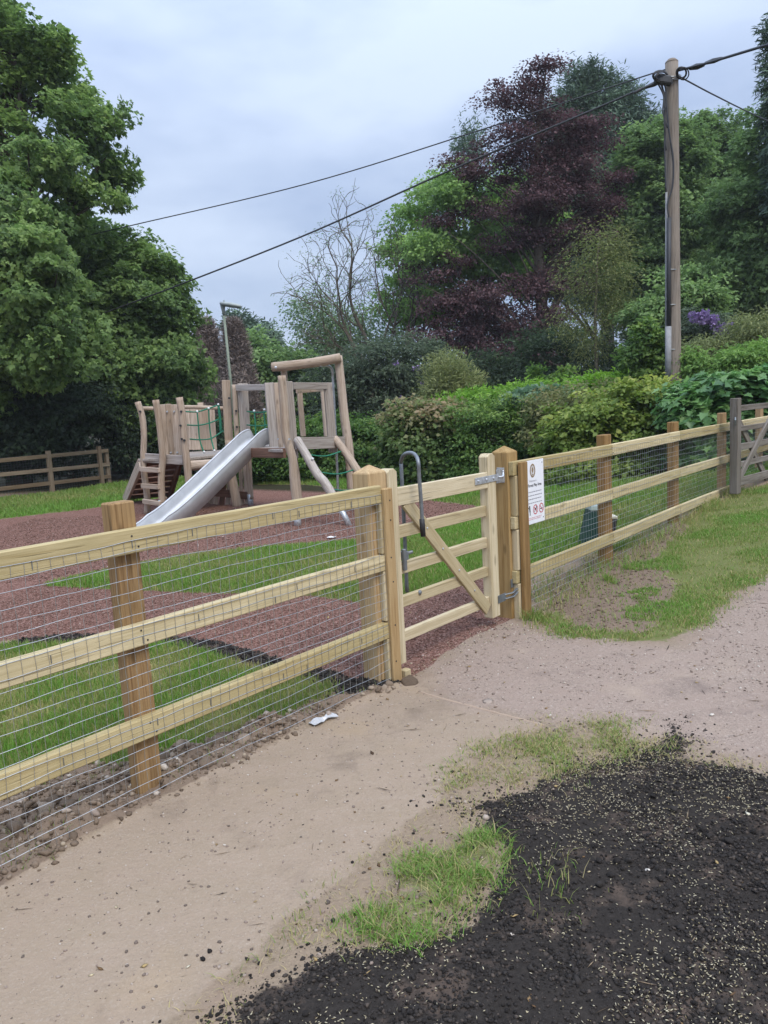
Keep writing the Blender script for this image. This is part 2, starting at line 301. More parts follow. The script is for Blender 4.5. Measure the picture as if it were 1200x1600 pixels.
def sdist(Pg, X, Y):
    """signed distance, + inside"""
    d2 = np.full(X.shape, 1e9); ins = np.zeros(X.shape, bool); n = len(Pg)
    for i in range(n):
        ax, ay = Pg[i]; bx, by = Pg[(i+1) % n]; ex, ey = bx-ax, by-ay; t = np.clip(((X-ax)*ex+(Y-ay)*ey)/(ex*ex+ey*ey+1e-12), 0, 1)
        d2 = np.minimum(d2, (X-ax-t*ex)**2+(Y-ay-t*ey)**2); c = (ay > Y) != (by > Y)
        ins ^= c & (X < ex*(Y-ay)/(ey if abs(ey) > 1e-12 else 1e-12)+ax)
    return np.where(ins, 1, -1)*np.sqrt(d2)
def sd(k, X, Y, wob=.05, sc_=6.):
    j = fbm(X*sc_, Y*sc_, 3, hash(k) % 1 + len(k)*13)-.5
    return sdist(PG[k], X, Y)+j*2*wob
def hfull(X, Y):
    X = np.asarray(X, float); Y = np.asarray(Y, float); z = hbase(X, Y)+(fbm(X*.9, Y*.9, 3, 3)-.5)*.03
    near = smooth(9, 5, Y)
    soil = smooth(-.04, .12, sd('soil', X, Y, .07)); mud = smooth(-.05, .1, sd('mud', X, Y, .05)); band = smooth(-.05, .05, sd('band', X, Y, .03)); mf = smooth(-.1, .2, sd('mud_fence', X, Y, .1))
    z = z+soil*(.012+.030*(fbm(X*9, Y*9, 4, 21)-.42)+.018*(fbm(X*34, Y*34, 2, 23)-.5))*near
    z = z+mud*(.02+.16*np.maximum(fbm(X*5, Y*5, 3, 31)-.4, 0)+.045*(fbm(X*22, Y*22, 3, 33)-.5))*near
    z = z+band*(.05*(fbm(X*12, Y*12, 3, 41)-.3))*near+mf*(.07*(fbm(X*5, Y*5, 4, 43)-.35))
    for k in ('lawn_near', 'lawn_mid'): z = z+.025*smooth(0, .15, sd(k, X, Y, .03))
    tf = smooth(-.02, .15, sd('tuft_a', X, Y, .05)); z = z+.02*tf
    pth = smooth(-.05, .1, sdist(PG['path'], X, Y)); z = z+pth*.006*(fbm(X*4, Y*4, 3, 51)-.5)
    return z
def axis(segs):
    out = [segs[0][0]]
    for a, b, st in segs:
        n = max(1, int(round((b-a)/st))); out += list(a+(b-a)*np.arange(1, n+1)/n)
    return np.array(out)
gx = axis([(-260, -40, 20), (-40, -14, 1.), (-14, -6, .3), (-6, -2.7, .06), (-2.7, 3.3, .02), (3.3, 6, .06), (6, 14, .3), (14, 40, 1.), (40, 260, 20)])
gy = axis([(-40, -2, 2), (-2, 1.4, .2), (1.4, 6.2, .02), (6.2, 14, .07), (14, 24, .25), (24, 60, 1.), (60, 400, 20)])
GX, GY = np.meshgrid(gx, gy); sh = GX.shape; gX = GX.ravel(); gY = GY.ravel(); gZ = hfull(gX, gY)
fence_s = (gX-B0[0])*E[0]+(gY-B0[1])*E[1]; fence_d = (gX-B0[0])*N[0]+(gY-B0[1])*N[1]
Wt = {}
def wgt(k, blur, wob, sc_=6.): return smooth(-blur, blur, sd(k, gX, gY, wob, sc_))
Wt['w_path'] = wgt('path', .10, .06); Wt['w_track'] = wgt('track', .30, .12); Wt['w_mulch'] = wgt('mulch', .05, .03)
lawn = np.maximum.reduce([wgt('lawn_near', .05, .03), wgt('lawn_mid', .05, .035), wgt('lawn_right', .12, .05, 2), wgt('lawn_far', .15, .06, 2)])
verge = wgt('verge', .14, .12); tufts = np.maximum.reduce([.55*wgt('tuft_a', .14, .12), .46*wgt('tuft_b', .18, .12), .4*wgt('tuft_c', .06, .05)])
mudw = np.maximum(wgt('mud', .04, .05), .0*lawn); mf = wgt('mud_fence', .10, .12, 4.)
Wt['w_mud'] = np.maximum(mudw, mf); Wt['w_grass'] = np.maximum.reduce([lawn, .75*verge*(1-.9*mf), tufts]); Wt['w_soil'] = np.maximum(wgt('soil', .12, .10), wgt('band', .04, .035)*(1-.9*wgt('lawn_near', .02, .01)))
Wt['w_soil'] = Wt['w_soil']*(1-.85*wgt('tuft_a', .06, .05))
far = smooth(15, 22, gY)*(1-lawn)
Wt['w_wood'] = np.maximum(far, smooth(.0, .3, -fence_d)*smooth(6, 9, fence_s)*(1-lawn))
# region of each face: the strongest weight, later ones lie on top
order = ['w_path', 'w_track', 'w_mulch', 'w_grass', 'w_mud', 'w_soil', 'w_wood']
reg = np.zeros(len(gX), int)
for i, k in enumerate(order): reg = np.where(Wt[k] > .5, i+1, reg)
ny, nx = sh; idx = np.arange(ny*nx).reshape(sh); q = np.stack([idx[:-1, :-1], idx[:-1, 1:], idx[1:, 1:], idx[1:, :-1]], -1).reshape(-1, 4)
fr = reg[q[:, 0]]
t = NT('ground', .95, .04); v = t.coord('Object')
n_big = t.noise(v, 1.1, 4, .6); n_mid = t.noise(v, 7, 5, .65); n_fine = t.noise(v, 60, 4, .7); n_xf = t.noise(v, 260, 3, .7); n_brk = t.noise(v, 22, 5, .7)
def sharp(nm, k=.7, wd=.08):
    a = t.math('ADD', t.attr(nm), t.math('MULTIPLY', t.math('SUBTRACT', n_brk, .5), k)); return t.ramp(a, [(.5-wd, (0, 0, 0)), (.5+wd, (1, 1, 1))])
grit = t.vor(v, 170, 'F1', 'Color'); grit2 = t.vor(v, 75, 'F1', 'Color'); gl = t.new('ShaderNodeRGBToBW'); t.l(grit, gl.inputs[0]); gl2 = t.new('ShaderNodeRGBToBW'); t.l(grit2, gl2.inputs[0])
dry = t.mix(n_fine, (.15, .112, .078), (.36, .28, .195)); dry = t.mix(t.ramp(n_mid, [(.4, (0, 0, 0)), (.7, (1, 1, 1))]), dry, (.265, .195, .14))
straw = t.ramp(t.noise(t.coord('Object', (40, 160, 40)), 1, 4, .6, 2.), [(.56, (0, 0, 0)), (.7, (1, 1, 1))]); dry = t.mix(t.math('MULTIPLY', straw, .5), dry, (.46, .37, .22))
path = t.mix(n_big, (.265, .203, .140), (.36, .283, .203)); path = t.mix(t.ramp(n_mid, [(.35, (0, 0, 0)), (.75, (1, 1, 1))]), path, (.345, .265, .195)); path = t.mix(t.math('MULTIPLY', t.math('SUBTRACT', n_xf, .3), .8, None, True), path, (.29, .215, .16))
path = t.mix(t.math('MULTIPLY', t.ramp(gl.outputs[0], [(.66, (0, 0, 0)), (.9, (1, 1, 1))]), .16), path, (.52, .45, .38))
stn = t.ramp(t.noise(v, 2.1, 5, .65, .4), [(.56, (0, 0, 0)), (.68, (1, 1, 1))]); path = t.mix(t.math('MULTIPLY', stn, .55), path, (.185, .14, .105)); scf = t.ramp(t.noise(t.coord('Object', (5, 26, 1)), 1, 5, .65, .8), [(.52, (0, 0, 0)), (.7, (1, 1, 1))]); path = t.mix(t.math('MULTIPLY', scf, .12), path, (.43, .355, .28)); path = t.mix(t.math('MULTIPLY', t.ramp(n_brk, [(.58, (0, 0, 0)), (.72, (1, 1, 1))]), .3), path, (.19, .14, .105))
stn2 = t.ramp(t.noise(t.coord('Object', (1.3, 1.1, 1)), 1.7, 3, .5), [(.58, (0, 0, 0)), (.72, (1, 1, 1))]); path = t.mix(t.math('MULTIPLY', stn2, .35), path, (.40, .29, .175))
track = t.mix(gl.outputs[0], (.225, .172, .135), (.40, .315, .255)); track = t.mix(t.ramp(n_mid, [(.35, (0, 0, 0)), (.7, (1, 1, 1))]), track, (.315, .24, .192)); track = t.mix(t.math('MULTIPLY', t.ramp(t.math('ADD', gl2.outputs[0], t.math('MULTIPLY', n_brk, .5)), [(.30, (1, 1, 1)), (.44, (0, 0, 0))]), .38), track, (.15, .115, .10))
track = t.mix(t.math('MULTIPLY', t.ramp(gl2.outputs[0], [(.78, (0, 0, 0)), (.9, (1, 1, 1))]), .2), track, (.55, .46, .39)); track = t.mix(t.math('MULTIPLY', stn, .55), track, (.17, .13, .11)); track = t.mix(t.math('MULTIPLY', stn2, .5), track, (.42, .33, .245))
mv = t.vor(t.coord('Object', (1, 1, 1)), 95, 'F1', 'Color'); ml_ = t.new('ShaderNodeRGBToBW'); t.l(mv, ml_.inputs[0])
mulch = t.ramp(ml_.outputs[0], [(.2, (.09, .042, .032)), (.45, (.172, .088, .066)), (.7, (.24, .132, .104)), (.85, (.34, .22, .18))]); mulch = t.mix(t.math('MULTIPLY', n_mid, .35), mulch, (.205, .112, .086))
grass = t.mix(n_mid, (.105, .125, .04), (.15, .19, .055)); grass = t.mix(t.ramp(n_fine, [(.45, (0, 0, 0)), (.7, (1, 1, 1))]), grass, (.21, .165, .09))
mud = t.mix(n_fine, (.115, .083, .058), (.285, .215, .158)); mud = t.mix(t.ramp(n_mid, [(.4, (0, 0, 0)), (.65, (1, 1, 1))]), mud, (.21, .152, .11))
soil = t.mix(n_fine, (.012, .0105, .0095), (.056, .048, .042)); soil = t.mix(t.math('MULTIPLY', t.ramp(t.noise(v, 4.2, 5, .65), [(.53, (0, 0, 0)), (.68, (1, 1, 1))]), .75), soil, (.15, .108, .082))
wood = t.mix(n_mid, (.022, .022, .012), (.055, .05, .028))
c = dry
for nm, cc, k in (('w_path', path, .5), ('w_track', track, .5), ('w_mulch', mulch, .4), ('w_grass', grass, .8), ('w_mud', mud, .8), ('w_soil', soil, .9), ('w_wood', wood, .6)): c = t.mix(sharp(nm, k, .3 if nm == 'w_track' else .08), c, cc)
t.col(c); hh = t.math('ADD', t.math('ADD', t.math('MULTIPLY', n_fine, .6), t.math('MULTIPLY', n_brk, .5)), t.math('MULTIPLY', gl.outputs[0], .5)); t.bump(hh, .7, .014); M_GROUND = t.m
names = ['ground', 'path', 'gravel_track', 'rubber_mulch', 'lawn', 'mud', 'soil', 'woodland_floor']
for r, nm in enumerate(names):
    f = q[fr == r]; u, inv = np.unique(f, return_inverse=True); V = np.stack([gX[u], gY[u], gZ[u]], 1)
    o = link(nm, mesh_arr(nm, V, inv.reshape(-1), np.full(len(f), 4), {k: a[u] for k, a in Wt.items()}, True), M_GROUND); struct(o)

def scatter(key, dens, seed, blur=.05, wob=.05, bbox=None, ymax=None, inner=True):
    rg = np.random.default_rng(seed); P = PG[key] if isinstance(key, str) else key
    x0, y0 = P.min(0)-.15; x1, y1 = P.max(0)+.15
    if bbox: x0, x1, y0, y1 = max(x0, bbox[0]), min(x1, bbox[1]), max(y0, bbox[2]), min(y1, bbox[3])
    n = int((x1-x0)*(y1-y0)*dens); X = rg.uniform(x0, x1, n); Y = rg.uniform(y0, y1, n)
    s = sdist(P, X, Y)+(fbm(X*6, Y*6, 3, 13*len(key) if isinstance(key, str) else 5)-.5)*2*wob; k = smooth(-blur, blur, s) > rg.random(n)
    vis = (np.abs(X) < .56*Y+.35) & (Y > 1.5)           # only where the photo can see
    k &= vis; return X[k], Y[k]
# ---- grass blades
def blades(name, X, Y, hgt, wid, tint, seed, lean=.6, hvar=.5, label=None, z=None):
    rg = np.random.default_rng(seed); n = len(X); Z = (hfull(X, Y) if z is None else z)-.004; a = rg.uniform(0, 2*math.pi, n); h = hgt*(1+hvar*(rg.random(n)*2-1)); wd = wid*(.6+.8*rg.random(n)); ln = lean*h*rg.random(n)**.7; b = a+rg.normal(0, .7, n)
    dx, dy = np.cos(a), np.sin(a); sx, sy = -np.sin(b), np.cos(b); V = np.zeros((n, 5, 3)); base = np.stack([X, Y, Z], 1)
    def pt(f, side, wf, l): return np.stack([X+dx*ln*l+sx*side*wd*wf*.5, Y+dy*ln*l+sy*side*wd*wf*.5, Z+h*f], 1)
    V[:, 0] = pt(0, -1, 1, 0); V[:, 1] = pt(0, 1, 1, 0); V[:, 2] = pt(.6, 1, .75, .35); V[:, 3] = pt(.6, -1, .75, .35); V[:, 4] = pt(.92, 0, 0, 1.)
    i = np.arange(n)[:, None]*5; L = np.concatenate([i+0, i+1, i+2, i+3, i+3, i+2, i+4], 1).ravel(); S = np.tile([4, 3], n)
    o = link(name, mesh_arr(name, V.reshape(-1, 3), L, S, {'tint': np.repeat(np.clip(tint, 0, 1), 5)}), G_BLADE); struct(o, 'stuff'); return o
def patchy(X, Y, s=2.5, seed=3): return fbm(X*s, Y*s, 3, seed)
rg = np.random.default_rng(99)
X, Y = scatter('lawn_near', 11000, 1, .05, .03); p = patchy(X, Y, 3.5); k = rg.random(len(X)) < .35+1.1*p; X, Y, p = X[k], Y[k], p[k]
blades('grass', X, Y, .042+.03*(p-.4), .0042, np.where(rg.random(len(X)) < .14, .15+.2*rg.random(len(X)), .5+.9*(p-.5)+rg.normal(0, .12, len(X))), 2)
X, Y = scatter('lawn_mid', 7000, 3, .05, .035); p = patchy(X, Y, 1.6, 9); drypatch = smooth(.25, .0, np.hypot(X-.55, Y-6.1)-.15)
blades('grass', X, Y, .05, .0065, np.where(rg.random(len(X)) < .1+.6*drypatch, .1+.25*rg.random(len(X)), .62+.8*(p-.5)+rg.normal(0, .12, len(X))), 4)
X, Y = scatter('lawn_right', 1500, 5, .1, .05, (-4, 8, 5, 22)); p = patchy(X, Y, 1.1, 19)
blades('grass', X, Y, .06, .012, .6+.7*(p-.5)+rg.normal(0, .1, len(X)), 6)
X, Y = scatter('lawn_far', 900, 7, .1, .05, (-12, 0, 11, 24)); p = patchy(X, Y, .8, 29)
blades('grass', X, Y, .07, .018, .6+.6*(p-.5)+rg.normal(0, .1, len(X)), 8)
X, Y = scatter('verge', 12000, 9, .12, .13, (.8, 7, 4.6, 14)); p = patchy(X, Y, 2.2, 39); mfd = sd('mud_fence', X, Y, .12, 4.)
k = rg.random(len(X)) < np.where(mfd > 0, .09+.9*(p > .60), np.clip(3.2*(p-.28), .12, 1)); X, Y, p = X[k], Y[k], p[k]
edge = smooth(.35, 0, sdist(PG['verge'], X, Y)); fd = -((X-B0[0])*N[0]+(Y-B0[1])*N[1])
blades('grass', X, Y, .025+.06*smooth(-.3, -.03, fd), .005, np.where(rg.random(len(X)) < .10+.3*edge, .05+.3*rg.random(len(X)), .52+.8*(p-.5)+rg.normal(0, .13, len(X))), 10, lean=1.)
X, Y = scatter('tuft_a', 40000, 11, .08, .09); p = patchy(X, Y, 7, 49); k = rg.random(len(X)) < np.clip(3.2*(p-.36), .05, 1); X, Y, p = X[k], Y[k], p[k]
blades('grass', X, Y, .032, .0032, np.where(rg.random(len(X)) < .24, .02+.3*rg.random(len(X)), .55+.7*(p-.5)+rg.normal(0, .14, len(X))), 12, lean=1.8)
X, Y = scatter('tuft_b', 26000, 13, .16, .13); p = patchy(X, Y, 6, 59); k = rg.random(len(X)) < np.clip(2.8*(p-.34), .05, 1); X, Y, p = X[k], Y[k], p[k]
blades('grass', X, Y, .022, .0034, np.where(rg.random(len(X)) < .42, .03+.3*rg.random(len(X)), .42+.5*(p-.5)+rg.normal(0, .12, len(X))), 14, lean=1.7)
X, Y = scatter('tuft_c', 4500, 15, .05, .05); p = patchy(X, Y, 9, 69); k = rg.random(len(X)) < np.clip(3*(p-.4), .03, 1); X, Y = X[k], Y[k]
blades('grass', X, Y, .03, .003, np.where(rg.random(len(X)) < .4, .05+.3*rg.random(len(X)), .5+rg.normal(0, .14, len(X))), 16, lean=1.2)
X, Y = scatter('tuft_d', 2200, 17, .06, .06); p = patchy(X, Y, 9, 79); k = p > .52; X, Y = X[k], Y[k]
blades('grass', X, Y, .04, .003, np.where(rg.random(len(X)) < .3, .05+.3*rg.random(len(X)), .5+rg.normal(0, .14, len(X))), 18, lean=1.2)
DRYP = poly([(220, 1640), (330, 1545), (480, 1405), (600, 1318), (690, 1240), (745, 1180), (850, 1125), (940, 1125), (1060, 1150), (1220, 1190), (1220, 1215), (1050, 1190), (850, 1225), (760, 1265), (740, 1300), (765, 1380), (740, 1442), (560, 1492), (400, 1530), (330, 1640)])
X, Y = scatter(DRYP, 8000, 19, .06, .05); p = patchy(X, Y, 8, 89); k = rg.random(len(X)) < np.clip(2*(p-.3), .05, 1); X, Y = X[k], Y[k]
blades('dry_grass', X, Y, .016, .003, np.where(rg.random(len(X)) < .8, .0+.2*rg.random(len(X)), .4+rg.normal(0, .1, len(X))), 20, lean=2.2)
X, Y = scatter('mud', 900, 21, .05, .05); p = patchy(X, Y, 6, 99); k = (p > .55) | (sdist(PG['lawn_near'], X, Y) > -.12); X, Y = X[k], Y[k]
blades('grass', X, Y, .03, .003, .3+.35*rg.random(len(X)), 22, lean=1.2)

# ---- lumps: low-poly clods, stones, seeds, chips
ICO = None
def ico():
    g = (1+5**.5)/2; v = np.array([(-1, g, 0), (1, g, 0), (-1, -g, 0), (1, -g, 0), (0, -1, g), (0, 1, g), (0, -1, -g), (0, 1, -g), (g, 0, -1), (g, 0, 1), (-g, 0, -1), (-g, 0, 1)])/math.hypot(1, g)
    f = np.array([(0, 11, 5), (0, 5, 1), (0, 1, 7), (0, 7, 10), (0, 10, 11), (1, 5, 9), (5, 11, 4), (11, 10, 2), (10, 7, 6), (7, 1, 8), (3, 9, 4), (3, 4, 2), (3, 2, 6), (3, 6, 8), (3, 8, 9), (4, 9, 5), (2, 4, 11), (6, 2, 10), (8, 6, 7), (9, 8, 1)]); return v, f
IV, IF = ico()
def subdiv(v, f):
    v = [tuple(a) for a in v]; m = {}; out = []
    def mid(a, b):
        k = (min(a, b), max(a, b))
        if k not in m: p = np.array(v[a])+np.array(v[b]); m[k] = len(v); v.append(tuple(p/np.linalg.norm(p)))
        return m[k]
    for a, b, c in f: x, y, z = mid(a, b), mid(b, c), mid(c, a); out += [(a, x, z), (b, y, x), (c, z, y), (x, y, z)]
    return np.array(v), np.array(out)
IV2, IF2 = subdiv(IV, IF)
OV = np.array([(1, 0, 0), (-1, 0, 0), (0, 1, 0), (0, -1, 0), (0, 0, 1), (0, 0, -1)], float); OF = np.array([(0, 2, 4), (2, 1, 4), (1, 3, 4), (3, 0, 4), (2, 0, 5), (1, 2, 5), (3, 1, 5), (0, 3, 5)])
def lumps(name, mat, X, Y, size, tint, seed, shape=(1, 1, .7), jag=.25, sink=.25, V0=IV, F0=IF, tilt=.3, z=None, sm=False):
    rg = np.random.default_rng(seed); n = len(X); Z = hfull(X, Y) if z is None else z; size = np.broadcast_to(size, n); m = len(V0)
    a = rg.uniform(0, 2*math.pi, n); b = rg.normal(0, tilt, n); S = np.array(shape)*(1+rg.uniform(-.25, .25, (n, 3)))
    P = V0[None]*(1+rg.uniform(-jag, jag, (n, m, 1)))*S[:, None]*size[:, None, None]
    cb, sb = np.cos(b)[:, None], np.sin(b)[:, None]; y, zz = P[..., 1]*cb-P[..., 2]*sb, P[..., 1]*sb+P[..., 2]*cb; ca, sa = np.cos(a)[:, None], np.sin(a)[:, None]; x = P[..., 0]
    c2 = rg.normal(0, tilt, n)[:, None]; x, zz = x*np.cos(c2)-zz*np.sin(c2), x*np.sin(c2)+zz*np.cos(c2)
    V = np.stack([x*ca-y*sa+X[:, None], x*sa+y*ca+Y[:, None], zz+Z[:, None]+(size*shape[2]*(1-2*sink))[:, None]], -1)
    Fx = (F0[None]+np.arange(n)[:, None, None]*m).reshape(-1); o = link(name, mesh_arr(name, V.reshape(-1, 3), Fx, np.full(n*len(F0), 3), {'tint': np.repeat(np.broadcast_to(tint, n), m)}, sm), mat); struct(o, 'stuff'); return o
def mat_tint(name, stops, rough=.9, nz=True):
    t = NT(name, rough, .2); c = t.ramp(t.attr('tint'), stops)
    if nz: v = t.coord('Object'); n = t.noise(v, 160, 4, .7); c = t.mix(t.math('MULTIPLY', n, .5), c, t.mix(.5, c, (.0, .0, .0))); t.bump(n, .6, .004)
    t.col(c); return t.m
M_SOIL = mat_tint('soil_clod', [(0, (.015, .0125, .011)), (.7, (.043, .037, .033)), (1, (.11, .085, .067))]); M_STONE = mat_tint('stone', [(0, (.10, .08, .065)), (.4, (.27, .205, .165)), (.8, (.46, .38, .31)), (1, (.66, .60, .52))])
M_MUD = mat_tint('mud_clod', [(0, (.125, .09, .062)), (.6, (.215, .158, .112)), (.9, (.32, .25, .185)), (1, (.47, .38, .26))]); M_SEED = mat_tint('grass_seed', [(0, (.24, .19, .10)), (1, (.56, .50, .35))], .7, False); M_CHIP = mat_tint('rubber_chip', [(0, (.085, .045, .034)), (.5, (.21, .12, .09)), (.9, (.35, .23, .185)), (1, (.55, .44, .38))], .85, False); M_TWIG = mat_tint('twig', [(0, (.04, .03, .022)), (1, (.30, .22, .14))], .9, False)
def sizes(n, a, b, pw, seed): return a+(b-a)*np.random.default_rng(seed).random(n)**pw
X, Y = scatter('soil', 36000, 31, .16, .12); p = patchy(X, Y, 4.5, 111); k = rg.random(len(X)) < np.clip(2.4*(p-.26), .15, 1)*(1-.85*smooth(-.03, .1, sdist(PG['tuft_a'], X, Y))); X, Y, p = X[k], Y[k], p[k]
lumps('soil_clods', M_SOIL, X, Y, sizes(len(X), .0012, .0068, 3.4, 32)*(.65+.7*p), rg.random(len(X))*.95, 33, jag=.38, sink=.3)
X, Y = scatter('soil', 300, 34, .14, .15); p = patchy(X, Y, 5, 113); k = rg.random(len(X)) < np.clip(3*(p-.38), .05, 1); X, Y = X[k], Y[k]; lumps('soil_clods', M_SOIL, X, Y, sizes(len(X), .005, .0145, 2.8, 35), rg.random(len(X))*.7, 36, jag=.24, V0=IV2, F0=IF2, shape=(1, .9, .75))
X, Y = scatter('band', 6000, 37, .04, .04); lumps('soil_clods', M_SOIL, X, Y, sizes(len(X), .003, .014, 3.5, 38), rg.random(len(X)), 39, jag=.36)
X, Y = scatter('soil', 5600, 41, .05, .12); p = patchy(X, Y, 3.2, 121); k = rg.random(len(X)) < np.clip(3.2*(p-.36), .06, 1); X, Y = X[k], Y[k]
lumps('grass_seed', M_SEED, X, Y, .0052, rg.random(len(X)), 42, shape=(1, .30, .28), jag=.2, sink=-1.2, V0=OV, F0=OF, tilt=.35)
X, Y = scatter('mud', 9000, 51, .06, .05); p = patchy(X, Y, 5, 131); k = rg.random(len(X)) < np.clip(2*(p-.2), .15, 1); X, Y = X[k], Y[k]
lumps('mud_clods', M_MUD, X, Y, sizes(len(X), .003, .016, 4, 52), rg.random(len(X))*.95, 53, jag=.4, sink=.35)
X, Y = scatter('mud', 260, 151, .04, .04); p = patchy(X, Y, 5, 131); k = p > .45; X, Y = X[k], Y[k]
lumps('mud_clods', M_MUD, X, Y, sizes(len(X), .012, .042, 2.5, 152), rg.random(len(X))*.85, 153, jag=.26, sink=.38, V0=IV2, F0=IF2, shape=(1, .8, .55))
X, Y = scatter('mud', 70, 54, .05, .05); lumps('rubble_stones', M_STONE, X, Y, sizes(len(X), .008, .024, 2, 55), .5+.5*rg.random(len(X)), 56, jag=.3, shape=(1, .7, .6))
X, Y = scatter('mud_fence', 1600, 57, .12, .12, (.8, 7, 4.6, 14)); lumps('mud_clods', M_MUD, X, Y, sizes(len(X), .002, .015, 5, 58), rg.random(len(X))*.7, 59, jag=.4, sink=.4)
X, Y = scatter('track', 3200, 61, .08, .08, (-.5, 4.5, 3, 11)); p = patchy(X, Y, 2.6, 141); k = rg.random(len(X)) < np.clip(3.4*(p-.36), .1, 1); X, Y = X[k], Y[k]; lumps('gravel', M_STONE, X, Y, sizes(len(X), .0014, .0085, 5, 62), (.25+.7*rg.random(len(X))**1.5), 63, sink=.4)
X, Y = scatter('path', 1300, 64, .1, .08); lumps('gravel', M_STONE, X, Y, sizes(len(X), .001, .0065, 4.5, 65), .08+rg.random(len(X))*.8, 66, sink=.4)
X, Y = scatter(DRYP, 900, 67, .1, .08); lumps('gravel', M_STONE, X, Y, sizes(len(X), .0016, .009, 4, 68), rg.random(len(X))*.8, 69, sink=.4)
X, Y = scatter(DRYP, 240, 167, .14, .12); lumps('soil_clods', M_SOIL, X, Y, sizes(len(X), .002, .009, 3, 168), rg.random(len(X)), 169, jag=.3)
X, Y = scatter('path', 45, 70, .05, .05); lumps('soil_clods', M_SOIL, X, Y, sizes(len(X), .0012, .0055, 4, 71), .3+.7*rg.random(len(X)), 72, shape=(1, .7, .4))
X, Y = scatter('mulch', 3600, 73, .05, .04, (-3.5, 2, 3.4, 7.6)); k = sdist(PG['lawn_mid'], X, Y) < .02; X, Y = X[k], Y[k]
lumps('rubber_chips', M_CHIP, X, Y, sizes(len(X), .004, .013, 2, 74), np.where(rg.random(len(X)) < .012, 1., rg.random(len(X))*.85), 75, shape=(1, .42, .22), V0=OV, F0=OF, tilt=.4, sink=-.1)
X, Y = scatter('mulch', 900, 76, .05, .04, (-6, 2, 7.6, 13)); k = sdist(PG['lawn_mid'], X, Y) < .02; X, Y = X[k], Y[k]
lumps('rubber_chips', M_CHIP, X, Y, sizes(len(X), .008, .02, 2, 77), np.where(rg.random(len(X)) < .01, 1., rg.random(len(X))*.85), 78, shape=(1, .45, .2), V0=OV, F0=OF, tilt=.4, sink=-.1)
# spilt pale wood chips at the gate threshold
WCH = poly([(625, 1060), (640, 1035), (720, 1000), (780, 972), (850, 985), (800, 1000), (700, 1030)]); X, Y = scatter(WCH, 900, 79, .12, .1); lumps('wood_chippings', M_SEED, X, Y, sizes(len(X), .003, .012, 2, 80), rg.random(len(X)), 81, shape=(1, .5, .2), V0=OV, F0=OF, tilt=.3)
X, Y = [np.concatenate(z) for z in zip(scatter('path', 16, 82), scatter('track', 30, 83, .05, .05, (0, 5, 3, 10)), scatter(DRYP, 60, 84), scatter('soil', 40, 85))]
lumps('twigs', M_TWIG, X, Y, sizes(len(X), .01, .05, 3, 86), rg.random(len(X)), 87, shape=(1, .045, .045), V0=OV, F0=OF, tilt=.08, sink=-.8)

X, Y = [np.concatenate(z) for z in zip(scatter('path', 22, 182), scatter('track', 40, 183, .05, .05, (0, 5, 3, 10)), scatter(DRYP, 60, 184), scatter('soil', 30, 185), scatter('mud', 60, 186), scatter('mulch', 12, 187, .05, .05, (-3, 2, 3.4, 9)))]
M_LIT = mat_tint('leaf_litter', [(0, (.06, .035, .02)), (.5, (.22, .13, .06)), (.85, (.42, .31, .14)), (1, (.60, .55, .42))], .8, False)
lumps('leaf_litter', M_LIT, X, Y, sizes(len(X), .004, .014, 2, 188), rg.random(len(X)), 189, shape=(1, .6, .08), V0=OV, F0=OF, tilt=.25, sink=-1.5, jag=.3)

# ------------------------------------------------------------------ near fence, gate, posts
def hz(p): return float(hbase(p[0], p[1]))
def bolt(name, parent, mat, p, nrm, r=.008, h=.006):
    p = np.array(p, float); nrm = np.array(nrm, float); return MB().tube([p-nrm*.002, p+nrm*h*.6, p+nrm*h], [r, r, r*.55], 10).build(name, mat, parent, None)
def nails(parent, s_list, d, zc):
    for s in s_list:
        for dz, ds in ((.022, -.012), (-.024, .014)):
            p = fpt(s+ds, d, zc+dz); MB().tube([p-N*.002, p+N*.002], .004, 6).build('nail_head', BLACK, parent)
def wire_mesh(parent, s0, s1, z0, z1, d, seed, r=.00115, step=.05):
    rg = random.Random(seed); mb = MB(); ns = int((s1-s0)/.1)+1; rows = int(round((z1-z0)/step)); ph = [(rg.uniform(0, 6), rg.uniform(.7, 1.6), rg.uniform(0, 6)) for _ in range(rows+1)]
    def off(s, k):
        a, b, c = ph[k]; return .0055*math.sin(s*b*2.1+a)+.003*math.sin(s*7+c)+.0018*math.sin(s*19+a*3)
    zb = lambda s: z0+max(0, hz(fpt(s, 0, 0))-.01)*(1-0)
    for k in range(rows+1):
        P = []
        for i in range(ns+1):
            s = s0+(s1-s0)*i/ns; z = z1-step*k+off(s, k)
            if z < zb(s)-.02 and k > rows-7: z = zb(s)-.02
            P.append(fpt(s, d+rg.uniform(-.001, .003), z))
        mb.tube(P, r*1.05, 4, False)
    n = int((s1-s0)/step)
    for i in range(n+1):
        s = s0+step*i+.01; P = []
        for k in range(0, rows+1, 2): P.append(fpt(s+.003*math.sin(k*1.3+i*.37)+.0015*math.sin(i), d+.001, z1-step*k+off(s, k)))
        mb.tube(P, r*.8, 4, False)
    return mb.build('wire_mesh', WIRE, parent)
RZ = [(1.08, .098), (.695, .09), (.306, .092)]
